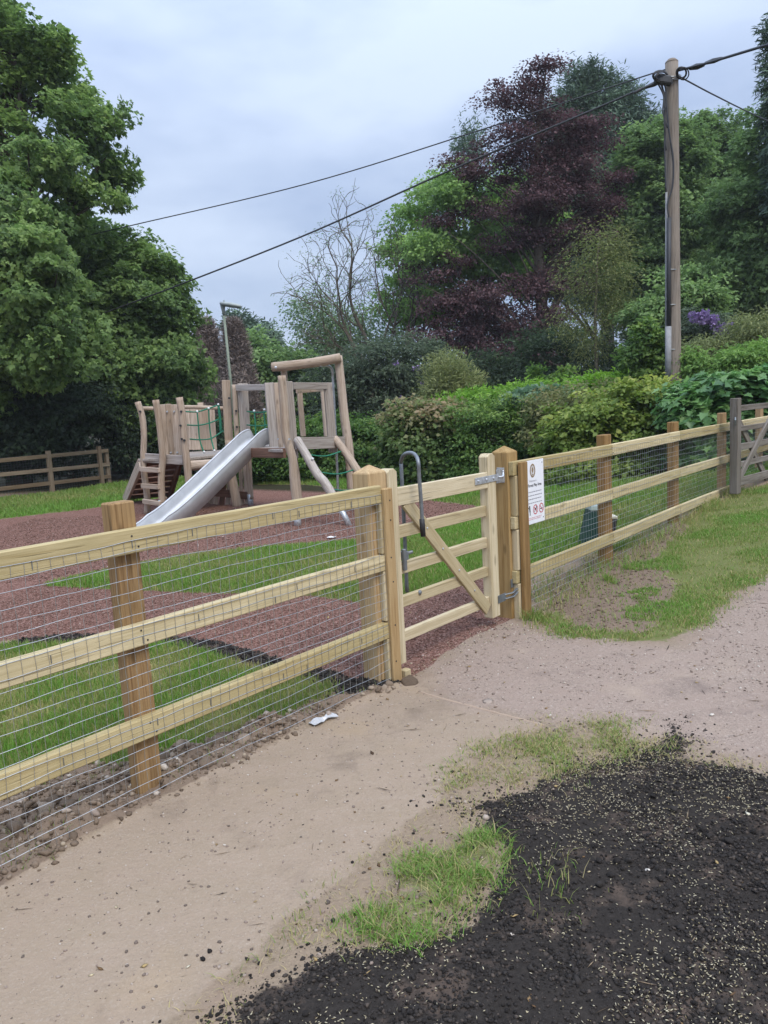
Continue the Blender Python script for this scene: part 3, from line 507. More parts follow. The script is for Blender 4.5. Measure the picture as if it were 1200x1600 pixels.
# left stretch
fl = thing('timber_fence', 'pale new timber rail fence with wire mesh, left of the gate', 'fence', fpt(-1.5, -.1, 0))
for zc, hh_ in RZ: board('rail', fl, W_RAIL, fpt(-4.9, -.04, zc+.004), fpt(.062, -.04, zc), ZV, hh_, .042, .004, .0012, 8)
for s, tz in ((-1.4955, 1.236), (-3.3, 1.235)):
    board('post', fl, W_POST, fpt(s, -.0985, -.25), fpt(s-.004, -.0985, tz), E, .107, .076, .006, .0015, 5)
board('end_post', fl, W_GP, fpt(.0975, -.025, -.2), fpt(.0975, -.025, 1.108), E, .074, .05, .004, .001, 4)
for a, b in ((.36, .645), (.745, 1.026), (-.05, .255)): board('spacer_batten', fl, W_GATE, fpt(.075, -.04, a), fpt(.075, -.04, b), E, .06, .037, .003)
wire_mesh(fl, -4.9, .055, .0, 1.085, -.0168, 5)
for s in [-1.49, -.75, -.6, -.2, -1.2, -1.9]:
    for zc, _ in RZ:
        p = fpt(s+random.uniform(-.03, .03), -.0155, zc+random.uniform(-.01, .03)); MB().tube([p, p-ZV*.03], .0018, 5).build('staple', DULL, fl)
for zc, _ in RZ: nails(fl, [-1.49], -.0185, zc)
for z in (1.04, .93, .72, .58, .33, .12): p = fpt(.0975+random.uniform(-.012, .012), .0005, z); MB().tube([p-N*.002, p+N*.002], .005, 6).build('nail_head', BLACK, fl)
# the two gate posts
g1 = thing('gate_post', 'square brown gate post with pyramid top, on the latch side behind the left fence end', 'post', fpt(.085, -.12, 0), 'square gate posts')
board('post', g1, W_GP, fpt(.0845, -.121, -.3), fpt(.0845, -.121, 1.198), E, .157, .122, .005, 0, 1, 'pyramid')
g2 = thing('gate_post', 'square brown gate post with pyramid top, carrying the gate hinges beside the white sign', 'post', fpt(1.575, -.125, 0), 'square gate posts')
board('post', g2, W_GP, fpt(1.575, -.1245, -.3), fpt(1.575, -.1245, 1.196), E, .144, .129, .005, 0, 1, 'pyramid')
# gate
gt = thing('timber_gate', 'pale five bar timber garden gate with diagonal brace, closed between the two square posts', 'gate', fpt(.7, -.1, 0))
GS = 1.241; GD = -.06
board('stile', gt, W_GATE, fpt(GS+.05, GD-.0355, .07), fpt(GS+.05, GD-.0355, 1.185), E, .10, .071, .004, 0, 1, 'bevel')
board('stile', gt, W_GATE, fpt(.215, GD-.0355, .05), fpt(.215, GD-.0355, 1.185), E, .09, .071, .004, 0, 1, 'bevel')
def gz(y0, y1, x, d=GD):
    out = []
    for y in (y0, y1):
        r_ = ray(x, y); t_ = ((B0+N*d-CP)@N)/(r_@N); out.append((CP+t_*r_)[2])
    return out
bars = [(739, 764), (792, 809), (843, 859), (890, 905), (938, 953)]
for i, (a, b) in enumerate(bars):
    za, zb_ = gz(a, b, 757); zc = .5*(za+zb_); k_ = 0 if i == 0 else .0235; board('bar', gt, W_GATE, fpt(.259, GD-.0185-k_, zc+.008), fpt(GS-.001, GD-.0185-k_, zc), ZV, (za-zb_), .034, .003, .0005, 3)
# brace on the face, from top left to bottom right
r_ = ray(633, 783); t_ = ((B0+N*(GD-.017)-CP)@N)/(r_@N); b0 = CP+t_*r_; r_ = ray(762, 952); t_ = ((B0+N*(GD-.017)-CP)@N)/(r_@N); b1 = CP+t_*r_
bdir = (b1-b0)/np.linalg.norm(b1-b0); bn = np.cross(bdir, N); board('brace', gt, W_GATE, b0, b1, bn, .085, .022, .003)
for f in (.22, .40, .60, .80): bolt('bolt', gt, GALV, b0+(b1-b0)*f+N*.0112, N, .007, .006)
p = fpt(.45, GD-.0245, .43); bolt('bolt', gt, DULL, p, N, .014, .012)
# strap hinge: strap over bar and stile, plate on the post
zt = np.mean(gz(744, 762, 750))+.028
st = MB().box(fpt(1.225, GD+.0035, zt-.02), E*.30, N*.005, ZV*.045); st.build('strap_hinge', GALV, gt, frame(fpt(1.225, GD, zt), E, ZV), bv=.001); hs_ = [o for o in COL.objects if o.name.startswith('strap_hinge')][-1]
for s in (1.11, 1.21, 1.30): bolt('bolt', hs_, GALV, fpt(s, GD+.006, zt-.02), N, .009, .008)
pl = MB().box(fpt(1.45, GD-.03, zt-.02), E*.10, N*.006, ZV*.095)
pl.box(fpt(1.4995, GD-.055, zt-.02), E*.006, N*.06, ZV*.105).build('hinge_plate', GALV, g2, frame(fpt(1.49, GD, zt), E, ZV), bv=.001)
pk = MB().tube(catmull([fpt(1.37, GD+.004, zt-.02), fpt(1.40, GD+.022, zt-.018), fpt(1.42, GD+.012, zt-.0), fpt(1.425, GD+.008, zt+.022)], 10), .008, 8).build('hinge_pin', GALV, g2, smooth_=True)
lb = gz(925, 925, 790)[0]
MB().box(fpt(1.36, GD+.004, lb-.03), E*.10, N*.006, ZV*.055).build('lower_hinge_plate', DULL, gt, frame(fpt(1.36, GD, lb), E, ZV), bv=.001)
lw = MB()
for k in range(7):
    a0 = -math.pi*.5+math.pi*k/6
lw.tube([fpt(1.40, GD+.0, lb-.045), fpt(1.47, GD+.03, lb-.04), fpt(1.53, GD+.03, lb-.02), fpt(1.56, GD+.004, lb+.0)], .013, 8, True, 0, .5); lw.tube([fpt(1.40, GD+.0, lb-.015), fpt(1.46, GD+.035, lb-.01), fpt(1.53, GD+.03, lb+.005), fpt(1.56, GD+.004, lb+.02)], .011, 8, True, 0, .5)
lw.box(fpt(1.535, GD+.004, lb+.045), E*.085, N*.006, ZV*.06).build('self_closing_hinge', DULL, g2, bv=.001)
# hoop handle over the gate top
def gp_(x, y, d):
    r_ = ray(x, y); t_ = ((B0+N*d-CP)@N)/(r_@N); return CP+t_*r_
dF, dB = GD+.075, GD-.13
hoop = [gp_(636, 925, dB), gp_(633, 850, dB), gp_(627.5, 740, dB), gp_(626.5, 722, dB), gp_(631, 711, dB*.7+dF*.3), gp_(640, 707.5, .5*(dB+dF)), gp_(649, 711, dB*.25+dF*.75), gp_(653.5, 722, dF), gp_(655, 745, dF), gp_(658, 785, dF), gp_(661, 835, dF)]
hd = MB().tube(catmull(hoop, 60), .0115, 10).build('hoop_handle', DULL, gt, smooth_=True)
MB().tube([gp_(659.2, 811, dF), gp_(660, 822, dF), gp_(661.3, 838, dF)], [.0155, .0165, .015], 10).build('grip', BLACK, hd, smooth_=True)
lt = MB().tube([gp_(625, 868, GD-.05), gp_(645, 862, GD-.0)], .011, 8).tube([gp_(631, 858, GD-.01), gp_(633, 891, GD-.01)], .015, 8); lt.box(gp_(631, 868, GD-.03), E*.035, N*.05, ZV*.05).build('latch', DULL, gt, bv=.003)
# right stretch
fr_ = thing('timber_fence', 'new timber rail fence with wire mesh, from the white sign to the far right', 'fence', fpt(3.2, -.1, 0))
for zc, hh_ in RZ:
    a = [(1.512, 3.23), (3.234, 4.98), (4.984, 6.72), (6.724, 9.3)]
    for i, (s0, s1) in enumerate(a): board('rail', fr_, W_RAIL, fpt(s0, -.04, zc+(.012 if i else .002)*(s0 > 4)), fpt(s1, -.04, zc+.012*(s1 > 4)), ZV, hh_, .04, .004, .001, 4)
for s, wv, tz in ((3.226, .15, 1.215), (4.984, .15, 1.24), (6.72, .14, 1.265), (8.5, .14, 1.28)):
    board('post', fr_, W_POST, fpt(s, -.098, -.2), fpt(s, -.098, tz), E, wv, .074, .005, .001, 4)
board('end_post', fr_, W_POST, fpt(1.598, .0045, -.2), fpt(1.598, .0045, 1.122), E, .092, .031, .004, .001, 4)
for a, b in ((.355, .645), (.745, 1.028), (.0, .255)): board('spacer_batten', fr_, W_GATE, fpt(1.553, -.037, a), fpt(1.553, -.037, b), E, .05, .045, .003)
wire_mesh(fr_, 1.60, 9.2, .0, 1.10, -.0172, 9, .00105)
for zc, _ in RZ: nails(fr_, [3.226, 4.984, 6.72], -.0185, zc)

# sign
sg = thing('notice_board', 'white play area notice with oval emblem and red no-entry symbols, on the fence', 'sign', fpt(1.77, -.013, .9))
SM = frame(fpt(1.77, -.0125, .888), E, ZV); SMn = np.array(SM)
def sp(x, z, o=.0): return SMn[:3, :3] @ np.array([x, z, o])+SMn[:3, 3]
MB().box(sp(0, 0, 0), E*.335, ZV*.462, N*.003).build('panel', SIGNW, sg, SM, bv=.0008)
def ring(mb, cx, cz, ax, az, w_, o, n=28):
    V = []; Fs = []
    for i in range(n):
        a = 2*math.pi*i/n; V.append(sp(cx+ax*math.cos(a), cz+az*math.sin(a), o)); V.append(sp(cx+(ax-w_)*math.cos(a), cz+(az-w_)*math.sin(a), o))
    for i in range(n): j = (i+1) % n; Fs.append((2*i, 2*j, 2*j+1, 2*i+1))
    mb.add(V, Fs)
def disc(mb, cx, cz, ax, az, o, n=20): mb.add([sp(cx+ax*math.cos(2*math.pi*i/n), cz+az*math.sin(2*math.pi*i/n), o) for i in range(n)], [tuple(range(n))])
def bar2(mb, x0, z0, x1, z1, w_, o):
    a = np.array([x0, z0]); b = np.array([x1, z1]); d = (b-a)/np.linalg.norm(b-a); n_ = np.array([-d[1], d[0]])*w_/2; mb.add([sp(*(a-n_), o), sp(*(b-n_), o), sp(*(b+n_), o), sp(*(a+n_), o)], [(0, 1, 2, 3)])
em = MB(); ring(em, 0, .155, .040, .05, .012, .0022); ring(em, 0, .155, .024, .034, .003, .0022); disc(em, 0, .160, .013, .021, .0023); bar2(em, -.012, .125, .012, .125, .006, .0023); bar2(em, 0, .12, 0, .145, .006, .0024); em.build('emblem', GOLD, sg, SM)
def text(body, x, z, size, mat, parent, name, o=.0022, bold=0.):
    cu = bpy.data.curves.new('txt', 'FONT'); cu.body = body; cu.size = size; cu.align_x = 'CENTER'; cu.offset = bold; cu.resolution_u = 3
    ob = bpy.data.objects.new('txt', cu); COL.objects.link(ob); dg = bpy.context.evaluated_depsgraph_get(); me = bpy.data.meshes.new_from_object(ob.evaluated_get(dg)); bpy.data.objects.remove(ob); bpy.data.curves.remove(cu)
    for v in me.vertices: v.co = (v.co.x+x, v.co.y+z, o)
    me.materials.clear(); return link(name, me, mat, parent, SM)
text('Welcome to', 0, .075, .021, INKG, sg, 'lettering'); text('The Forest Play Area', 0, .040, .030, INK, sg, 'lettering', bold=.0007)
rg2 = random.Random(4)
for z, w_, th_, mt_ in ((.002, .26, .006, INKG), (-.024, .27, .006, INKG), (-.050, .25, .006, INKG), (-.078, .26, .005, INKG), (-.186, .24, .005, INKR), (-.197, .22, .005, INKR)):
    ln = MB(); x = -w_/2
    while x < w_/2: k = rg2.uniform(.012, .034); bar2(ln, x, z, min(x+k, w_/2), z, th_, .0022); x += k+.005
    ln.build('small_print', mt_, sg, SM)
def prohibit(cx):
    m = MB(); ring(m, cx, -.130, .036, .036, .007, .0025); bar2(m, cx-.023, -.107, cx+.023, -.153, .0065, .0024); return m.build('prohibition_symbol', RED, sg, SM)
s1_ = prohibit(.028); k_ = MB(); bar2(k_, .014, -.125, .044, -.128, .014, .0022); bar2(k_, .018, -.128, .014, -.148, .006, .00225); bar2(k_, .04, -.13, .043, -.148, .006, .00225); disc(k_, .044, -.115, .008, .007, .0022, 10); k_.build('dog_pictogram', INK, s1_, SM)
s2_ = prohibit(.118); k_ = MB(); bar2(k_, .098, -.134, .138, -.134, .008, .0022); bar2(k_, .13, -.125, .136, -.112, .004, .0022); k_.build('cigarette_pictogram', INK, s2_, SM)
k_ = MB(); disc(k_, -.058, -.103, .009, .009, .0022, 12); bar2(k_, -.058, -.112, -.054, -.142, .016, .0022); bar2(k_, -.054, -.140, -.054, -.166, .010, .00225); bar2(k_, -.06, -.118, -.078, -.108, .006, .00225); k_.build('person_pictogram', INK, sg, SM)
bolt('screw', sg, DULL, sp(.145, .205, .0018), N, .005, .003); bolt('screw', sg, DULL, sp(.145, -.20, .0018), N, .005, .003)

# old field gate on the right
og = thing('field_gate', 'old grey weathered field gate with crossed braces, standing open against the far right fence', 'gate', gp_(1146, 770, .16))
gA = rad(45.5); GE = np.array([math.sin(gA), math.cos(gA), 0]); GN = np.array([math.cos(gA), -math.sin(gA), 0])
o0 = gp_(1149, 700, .16); o0[2] = 0
def gq(x, y):
    r_ = ray(x, y); t_ = ((o0-CP)@GN)/(r_@GN); p = CP+t_*r_; return (p-o0)@GE, p[2]
zt_ = gq(1150, 622)[1]; zb2 = gq(1143, 769)[1]
board('stile', og, W_OLD, o0+ZV*(zb2-.03), o0+ZV*zt_, GE, .115, .09, .006, .001, 4)
for (ya, yb, xx) in ((633, 642, 1158), (666, 674, 1156), (694, 704, 1154), (722.5, 731, 1152), (748, 761, 1150)):
    s_, za = gq(xx, ya); _, zb3 = gq(xx, yb); zc = .5*(za+zb3); board('bar', og, W_OLD, o0+GE*.06-GN*.01+ZV*zc, o0+GE*2.5-GN*.01+ZV*zc, ZV, za-zb3, .03, .004, .001, 4)
a_ = gq(1150, 752); b_ = gq(1200, 655); fx = 1.6
board('brace', og, W_OLD, o0+GE*a_[0]+GN*.022+ZV*a_[1], o0+GE*(a_[0]+(b_[0]-a_[0])*1.25)+GN*.022+ZV*(a_[1]+(b_[1]-a_[1])*1.25), GN, .03, .075)
a_ = gq(1154, 646); b_ = gq(1196, 733); board('brace', og, W_OLD, o0+GE*a_[0]-GN*.042+ZV*a_[1], o0+GE*(a_[0]+(b_[0]-a_[0])*1.2)-GN*.042+ZV*(a_[1]+(b_[1]-a_[1])*1.2), GN, .03, .085)
MB().tube([o0-GE*.06+GN*.02+ZV*(zt_-.22), o0-GE*.085+GN*.03+ZV*(zt_-.25), o0-GE*.06+GN*.02+ZV*(zt_-.3)], .009, 6).build('catch', DULL, og)

# far left fence
ff = thing('timber_fence', 'dull brown timber rail fence far off under the dark trees on the left', 'fence', (*gnd(82, 768), 0))
pA = at(82, 768, 18.36); pB = at(160, 757, 19.66); pC = at(170.5, 755, 19.95); fd_ = (pB-pA); fd_[2] = 0; fl_ = fd_/np.linalg.norm(fd_)
for p_, y_, yt, Y_ in ((pA, 768, 704, 18.36), (pB, 757, 697, 19.66), (pC, 755, 702, 19.95)):
    zt2 = at(0, yt, Y_)[2]; q_ = np.array([p_[0], p_[1], 0]); zt2 = at(82 if y_ == 768 else 165, yt, Y_)[2]; board('post', ff, W_FAR, q_-ZV*.1, q_+ZV*zt2, fl_, .10, .08)
for k in (1, 2): q_ = np.array([pA[0], pA[1], 0])-fl_*1.75*k; board('post', ff, W_FAR, q_-ZV*.1, q_+ZV*.97, fl_, .10, .08)
for ya, yb in ((711, 704), (729, 726), (750, 745)):
    za = at(82, ya+1, 18.36)[2]; zb3 = at(160, yb+1, 19.66)[2]; q0 = np.array([pA[0], pA[1], 0]); q1 = np.array([pC[0], pC[1], 0]); off_ = np.array([fl_[1], -fl_[0], 0])*.06
    board('rail', ff, W_FAR, q0-fl_*4+off_+ZV*za, q1+fl_*.02+off_+ZV*zb3, ZV, .09, .04)
mb = MB()
q0 = np.array([pA[0], pA[1], 0])-fl_*4; 
for k in range(15): mb.tube([q0+ZV*(.06+.06*k), np.array([pC[0], pC[1], 0])+ZV*(.06+.06*k)], .0015, 3, False)
for k in range(74): mb.tube([q0+fl_*.075*k+ZV*.03, q0+fl_*.075*k+ZV*.9], .0012, 3, False)
mb.build('wire_mesh', DULL, ff)

# ------------------------------------------------------------------ play tower
pt_ = thing('climbing_frame', 'rustic log climbing frame with two decks, steel slide and green rope nets', 'climbing frame', (-2.3, 12.3, 0))
def A3(x, y, Y): return at(x, y, Y)
def plog(name, mat, pxs, Y0, Y1=None, r=.05, n=10, lump=.03, flat=1.):
    Y1 = Y0 if Y1 is None else Y1; m = len(pxs)-1; P = [A3(x, y, Y0+(Y1-Y0)*i/m) for i, (x, y) in enumerate(pxs)]; return log(name, pt_, mat, P, r, n, lump, None, flat)
def plank(name, mat, top, bot, Y, wpx, t=.045, Yb=None, facing=(0, -1, 0), parent=None):
    p1 = A3(*top, Y); p0 = A3(*bot, Yb or Y); w_ = wpx*Y/F; ax = Vector(p1-p0).normalized(); yd = ax.cross(Vector(facing)); return board(name, parent or pt_, mat, p0, p1, yd, w_, t, .006, .002, 4)
def foot(x, y, Y, h=.16, r=.05, dx=0):
    b = A3(x, y, Y); b[2] = -.05; return MB().tube([b, b+np.array([-dx, 0, h+.05])], r, 10).build('steel_foot', GALV, pt_, smooth_=True)
# ladder stiles and tower posts
plog('post', W_PLAY, [(215, 628), (222, 650), (225, 680), (224, 715), (226, 745), (230, 775), (230, 803)], 12.86, r=[.05, .052, .05, .052, .055, .055])
plog('post', W_PLAY, [(243, 625), (248, 655), (252, 690), (254, 715), (252, 745), (252.5, 770), (254, 786)], 12.5, r=[.056, .054, .054, .056, .058, .056]); foot(255, 806, 12.5, .26, .056)
plog('post', W_PLAY, [(280, 621), (285, 650), (288, 690), (293, 730), (296, 770), (298, 788)], 12.27, r=[.056, .06, .06, .06, .062]); foot(300, 805, 12.27, .26, .065)
plog('post', W_PLAY, [(313, 629), (315, 665), (317, 704)], 14.5, r=.055)
plank('post', W_PLAY, (353, 594), (358, 690), 13.2, 12.5, .06); plog('post', W_PLAY, [(358, 688), (361, 735), (366, 765), (371, 793)], 13.2, r=[.075, .075, .08, .085])
plog('post', W_PLAY, [(366, 601), (368, 640), (371, 690), (374, 720)], 13.05, r=.045)
plank('upright_board', W_PLAYG, (379, 599), (384, 690), 13.0, 15.5, .05)
plog('post', W_PLAY, [(388, 713), (390, 750), (392, 780)], 13.25, r=.05); foot(392, 791, 13.25, .2, .05)
# rungs
for (x0, y0, x1, y1) in ((220, 733, 249, 735), (222, 759, 249, 761), (224, 783, 251, 787)): board('rung', pt_, W_PLAY, A3(x0, y0, 12.77), A3(x1, y1, 12.43), ZV, .075, .05)
# left deck
dk = [(-4.05, 12.86), (-4.05, 13.8), (-3.8, 14.5), (-2.6, 14.6), (-2.5, 13.25), (-3.08, 12.32)]; zd = .93
def prism(name, pts, z0, z1, mat, parent):
    n = len(pts); V = [(x, y, z0) for x, y in pts]+[(x, y, z1) for x, y in pts]; return bevel(link(name, mesh_py(name, V, [tuple(range(n-1, -1, -1)), tuple(range(n, 2*n))]+[(i, (i+1) % n, n+(i+1) % n, n+i) for i in range(n)]), mat, parent), .01)
prism('deck', dk, zd-.05, zd, W_PLAYG, pt_)
def edge_log(name, a, b, r, mat=W_PLAY): return log(name, pt_, mat, [np.array(a), (np.array(a)+np.array(b))/2+np.array([0, 0, -.01]), np.array(b)], r, 10, .04)
edge_log('deck_beam', (-3.1, 12.34, zd-.13), (-2.52, 13.1, zd-.14), .085); board('deck_beam', pt_, W_PLAYG, A3(222, 715, 12.9), A3(287, 719, 12.35), ZV, .15, .05)
# panel planks between ladder and corner post
for x, wpx, t_, b_ in ((255.5, 8.5, 632, 722), (264.5, 9, 631, 723), (273.5, 8.5, 632, 723), (281.5, 7.5, 635, 722)): plank('panel_board', W_PLAY, (x-1.5, t_), (x+4.5, b_), 12.62, wpx, .035)
for x, t_, wpx in ((291, 633, 10), (303, 636, 13), (314, 634, 9), (322, 634, 10), (331, 636, 8)): plank('panel_board', W_PLAY, (x, t_), (x+4, 703), 14.45, wpx, .035)
plog('top_rail', W_PLAY, [(222, 638), (252, 638), (300, 636), (350, 638)], 13.9, 14.2, r=.045, flat=.8)
# stair behind, descending to the back left
sA, sB, tA, tB = np.array([-4.3, 13.8, .80]), np.array([-3.6, 13.9, .86]), np.array([-5.05, 15., .02]), np.array([-4.22, 15.1, .02])
for a_, b_ in ((sA, tA), (sB, tB)): board('stair_stringer', pt_, W_PLAYD if a_ is sB else W_PLAY, a_, b_, ZV, .2, .06)
for k in range(7): f = (k+.5)/7; board('stair_tread', pt_, W_PLAYD, sA+(tA-sA)*f+ZV*.03, sB+(tB-sB)*f+ZV*.03, tA-sA, .165, .035)
# lower infill planks beneath the bridge
for x0, x1, yb in ((343, 327, 787), (350, 336, 788), (357, 346, 789), (364, 356, 790)): plank('infill_plank', W_PLAY if x0 != 357 else W_PLAYD, (x0-2, 720), (x1, yb), 13.55, 8, .03)
for x0 in (377, 384): plank('infill_plank', W_PLAY, (x0-2, 722), (x0+2, 790), 13.45, 6, .03)
board('infill_rail', pt_, W_PLAYD, A3(330, 769, 13.5), A3(392, 775, 13.38), ZV, .13, .04)
# bridge rails and right tower
board('top_rail', pt_, W_PLAYG, A3(366, 606, 13.1), A3(420, 605, 12.2), ZV, .10, .05)
for x, t_, b_, wpx, Y_, m in ((424, 598, 703, 14, 11.9, W_PLAYG), (434.5, 598, 701, 7.5, 11.5, W_PLAY), (454, 596, 716, 14, 11.05, W_PLAYG), (515.5, 598, 707, 13.5, 11.95, W_PLAYG), (470.5, 610, 682, 8, 12.6, W_PLAY), (507, 609, 682, 7.5, 12.75, W_PLAY)):
    plank('upright_board', m, (x-4*(b_-t_)/110, t_), (x+5*(b_-t_)/110, b_), Y_, wpx, .05, None, (.4, -.9, 0))
plog('post', W_PLAY, [(440, 587), (442.5, 615), (444.5, 645), (446.5, 680), (453, 702), (458, 722), (459, 750), (463, 785), (464.5, 806)], 10.55, r=[.055, .06, .06, .058, .06, .06, .058, .055]); foot(465.5, 822, 10.55, .16, .05)
plog('post', W_PLAY, [(458, 705), (463, 740), (468, 786)], 11.4, r=.05); foot(468.5, 790, 12.1, .05, .03)
plog('post', W_PLAY, [(442.5, 566), (445, 600), (447, 650)], 12.2, r=.05)
plog('tall_post', W_PLAY, [(528, 556), (533, 600), (538, 650), (545, 700), (549, 750), (551, 793)], 12.1, r=[.066, .066, .07, .072, .075, .075], lump=.015)
plog('beam', W_PLAY, [(425, 573.5), (450, 571.5), (475, 568.5), (500, 565), (532, 559)], 12.1, 12.0, r=[.07, .075, .07, .075, .07], n=12, lump=.02)
for x, y in ((431, 574), (516, 562)): bolt('bolt', pt_, GALV, A3(x, y, 11.96), (0, -1, 0), .02, .015)
board('top_rail', pt_, W_PLAYG, A3(458, 603, 11.2), A3(514, 603, 12.0), ZV, .10, .05); board('top_rail', pt_, W_PLAY, A3(464, 611, 11.5), A3(505, 608, 12.5), ZV, .07, .04)
board('front_board', pt_, W_PLAYG, A3(462, 693, 11.0), A3(538, 691, 12.05), ZV, .175, .045)
dk2 = [(-1.4, 10.9), (-.78, 12.0), (-.95, 12.7), (-1.6, 12.75), (-2.35, 13.1), (-1.98, 11.7)]; prism('deck', dk2, 1.0, 1.05, W_PLAYG, pt_); board('deck_beam', pt_, W_PLAYD, np.array([-1.98, 11.65, .99]), np.array([-1.36, 10.95, .99]), ZV, .14, .05)
board('deck_beam', pt_, W_PLAYG, np.array([-2.3, 13.05, .99]), np.array([-2.0, 11.75, .99]), ZV, .14, .05)
# climbing logs with rope rungs
l1 = [A3(464, 686, 10.95), A3(478, 710, 10.8), A3(496, 741, 10.6), A3(508, 755, 10.5), A3(527, 787, 10.4)]; log('climbing_log', pt_, W_PLAYG, l1, [.055, .06, .062, .065, .06], 10, .03)
ft = A3(547, 821, 10.3); MB().tube([l1[-1], (l1[-1]+ft)/2, ft-np.array([0, 0, .03])], .042, 10).build('steel_foot', GALV, pt_, smooth_=True)
l2 = [A3(523, 685, 11.85), A3(540, 707, 11.7), A3(558, 735, 11.55), A3(590, 783, 11.35), A3(606, 808, 11.2)]; log('climbing_log', pt_, W_PLAY, l2, [.06, .062, .065, .06, .06], 10, .03)
rp = MB()
def rope(P, n=10, r=.011): rp.tube(catmull(P, n), r, 6)
def sag(a, b, s=.04): a = np.array(a); b = np.array(b); return [a, (a+b)/2-ZV*s, b]
for f, g in ((.25, .2), (.52, .5), (.78, .75)):
    rp = MB(); rope(sag(l1[0]+(l1[-1]-l1[0])*f, l2[0]+(l2[3]-l2[0])*g, .05)); rp.build('rope_rung', ROPE, pt_, smooth_=True)
# rope guard between corner post and bridge post
rp = MB(); ca = [A3(287, 643, 12.3), A3(292, 664, 12.3), A3(297, 686, 12.3)]; cb = [A3(341, 633, 13.3), A3(342, 655, 13.3), A3(349, 673, 13.3)]; m1 = [A3(308, 643.5, 12.8), A3(310, 664.5, 12.8), A3(312, 687, 12.8)]; m2 = [A3(326, 638, 13.1), A3(327, 661, 13.1), A3(330, 685, 13.1)]
for a_, b_, c_, d_ in zip(ca, m1, m2, cb): rope([a_, b_, c_, d_], 14, .012)
rope(m1+[A3(319, 708, 12.75)], 10, .012); rope(m2+[A3(335, 705, 12.95)], 10, .012); rope([A3(341, 632, 13.3), A3(344, 655, 13.3), A3(345, 675, 13.3)], 8, .022)
rp.build('rope_net', ROPE, pt_, smooth_=True)
rp = MB()
for y in (643, 664): rope([A3(386, y, 12.95), A3(404, y+1.5, 12.6), A3(420, y, 12.3)], 8, .012)
for x in (399, 414): rope([A3(x-2, 640, 12.6), A3(x, 664, 12.6), A3(x+1, 690, 12.6)], 8, .012)
rp.build('rope_net', ROPE, pt_, smooth_=True)
kn = MB()
for p_ in (A3(308, 643, 12.78), A3(326, 638, 13.08), A3(341, 632, 13.28), A3(319, 706, 12.73), A3(335, 704, 12.93), A3(397, 642, 12.58), A3(413, 640, 12.58), l1[0]*.5+l1[3]*.5+np.array([.03, -.06, .03])): MB().add([p_+v_*.022 for v_ in IV], [tuple(f) for f in IF]).build('rope_clip', WHITEP, pt_, smooth_=True)
# fireman's pole
MB().tube(catmull([A3(500, 571, 12.0), A3(511, 571, 12.1), A3(517, 574.5, 12.2), A3(519.8, 582, 12.25), A3(520.5, 600, 12.3), A3(525.5, 700, 12.3), A3(529, 792, 12.3)], 40), .021, 10).build('sliding_pole', GALV, pt_, smooth_=True)
mb = MB()
for x, y, Y_ in ((219, 643, 12.79), (283, 643, 12.2), (282, 665, 12.2), (284, 686, 12.2), (288, 688, 12.2), (358, 622, 13.1), (369, 642, 12.98), (370, 667, 12.98)): p_ = A3(x, y, Y_); MB().tube([p_+np.array([0, .02, 0]), p_-np.array([0, .015, 0])], .018, 8).build('bolt_head', BLACK, pt_)
mb = MB()
for x, y, Y_ in ((261, 643, 12.58), (272, 643, 12.58), (267, 707, 12.58), (277, 707, 12.58), (452, 686, 10.45), (434, 686, 11.4)): p_ = A3(x, y, Y_); MB().tube([p_+np.array([0, .02, 0]), p_-np.array([0, .012, 0])], .014, 8).build('bolt_head', GALV, pt_)
# slide: bed curve from deck to run-out, raised rounded sides
hi = A3(401, 684, 12.0); lo = A3(208, 843, 9.75); dv = lo-hi; dh = np.array([dv[0], dv[1], 0]); Lh = np.linalg.norm(dh); dh /= Lh; sd_ = np.array([dh[1], -dh[0], 0]); sd_ = -sd_ if sd_[0] < 0 else sd_
prof = [(-.14, 1.15), (-.02, 1.15), (.10, 1.11), (.3, 1.0), (.7, .78), (1.1, .56), (1.5, .345), (1.85, .18), (2.1, .115), (2.45, .10)]; prof = [(a_/2.45*Lh if a_ > 0 else a_, z_) for a_, z_ in prof]
PR = catmull([np.array([a_, 0, z_]) for a_, z_ in prof], 44); base = np.array([hi[0], hi[1], 0])
sec = [(-.255, .10), (-.262, .155), (-.245, .17), (-.228, .155), (-.222, .06), (-.205, .015), (-.12, 0), (0, -.004), (.12, 0), (.205, .015), (.222, .06), (.228, .155), (.245, .17), (.262, .155), (.255, .10)]
V = []; Fs = []; m = len(sec); out2 = [(-.255, -.05), (.255, -.05)]
sec2 = sec+[(.25, -.06), (.2, -.065), (-.2, -.065), (-.25, -.06)]; m = len(sec2)
for i, p_ in enumerate(PR):
    tl = PR[min(i+1, len(PR)-1)]-PR[max(i-1, 0)]; tl /= np.linalg.norm(tl); nv = np.array([-tl[2], 0, tl[0]]); f = i/(len(PR)-1); hs2 = min(1, .35+f*9) if f < .1 else (1 if f < .85 else 1-.75*(f-.85)/.15)
    for (a_, b_) in sec2: a_ = a_*.76; q_ = p_+nv*(b_*hs2 if b_ > 0 else b_); V.append(base+dh*q_[0]+sd_*a_+ZV*q_[2])
for i in range(len(PR)-1):
    for j in range(m): Fs.append((i*m+j, i*m+(j+1) % m, (i+1)*m+(j+1) % m, (i+1)*m+j))
Fs.append(tuple(range(m))); Fs.append(tuple(range((len(PR)-1)*m, len(PR)*m)))
sld = link('slide', mesh_py('slide', V, Fs, True), STEEL, pt_); 
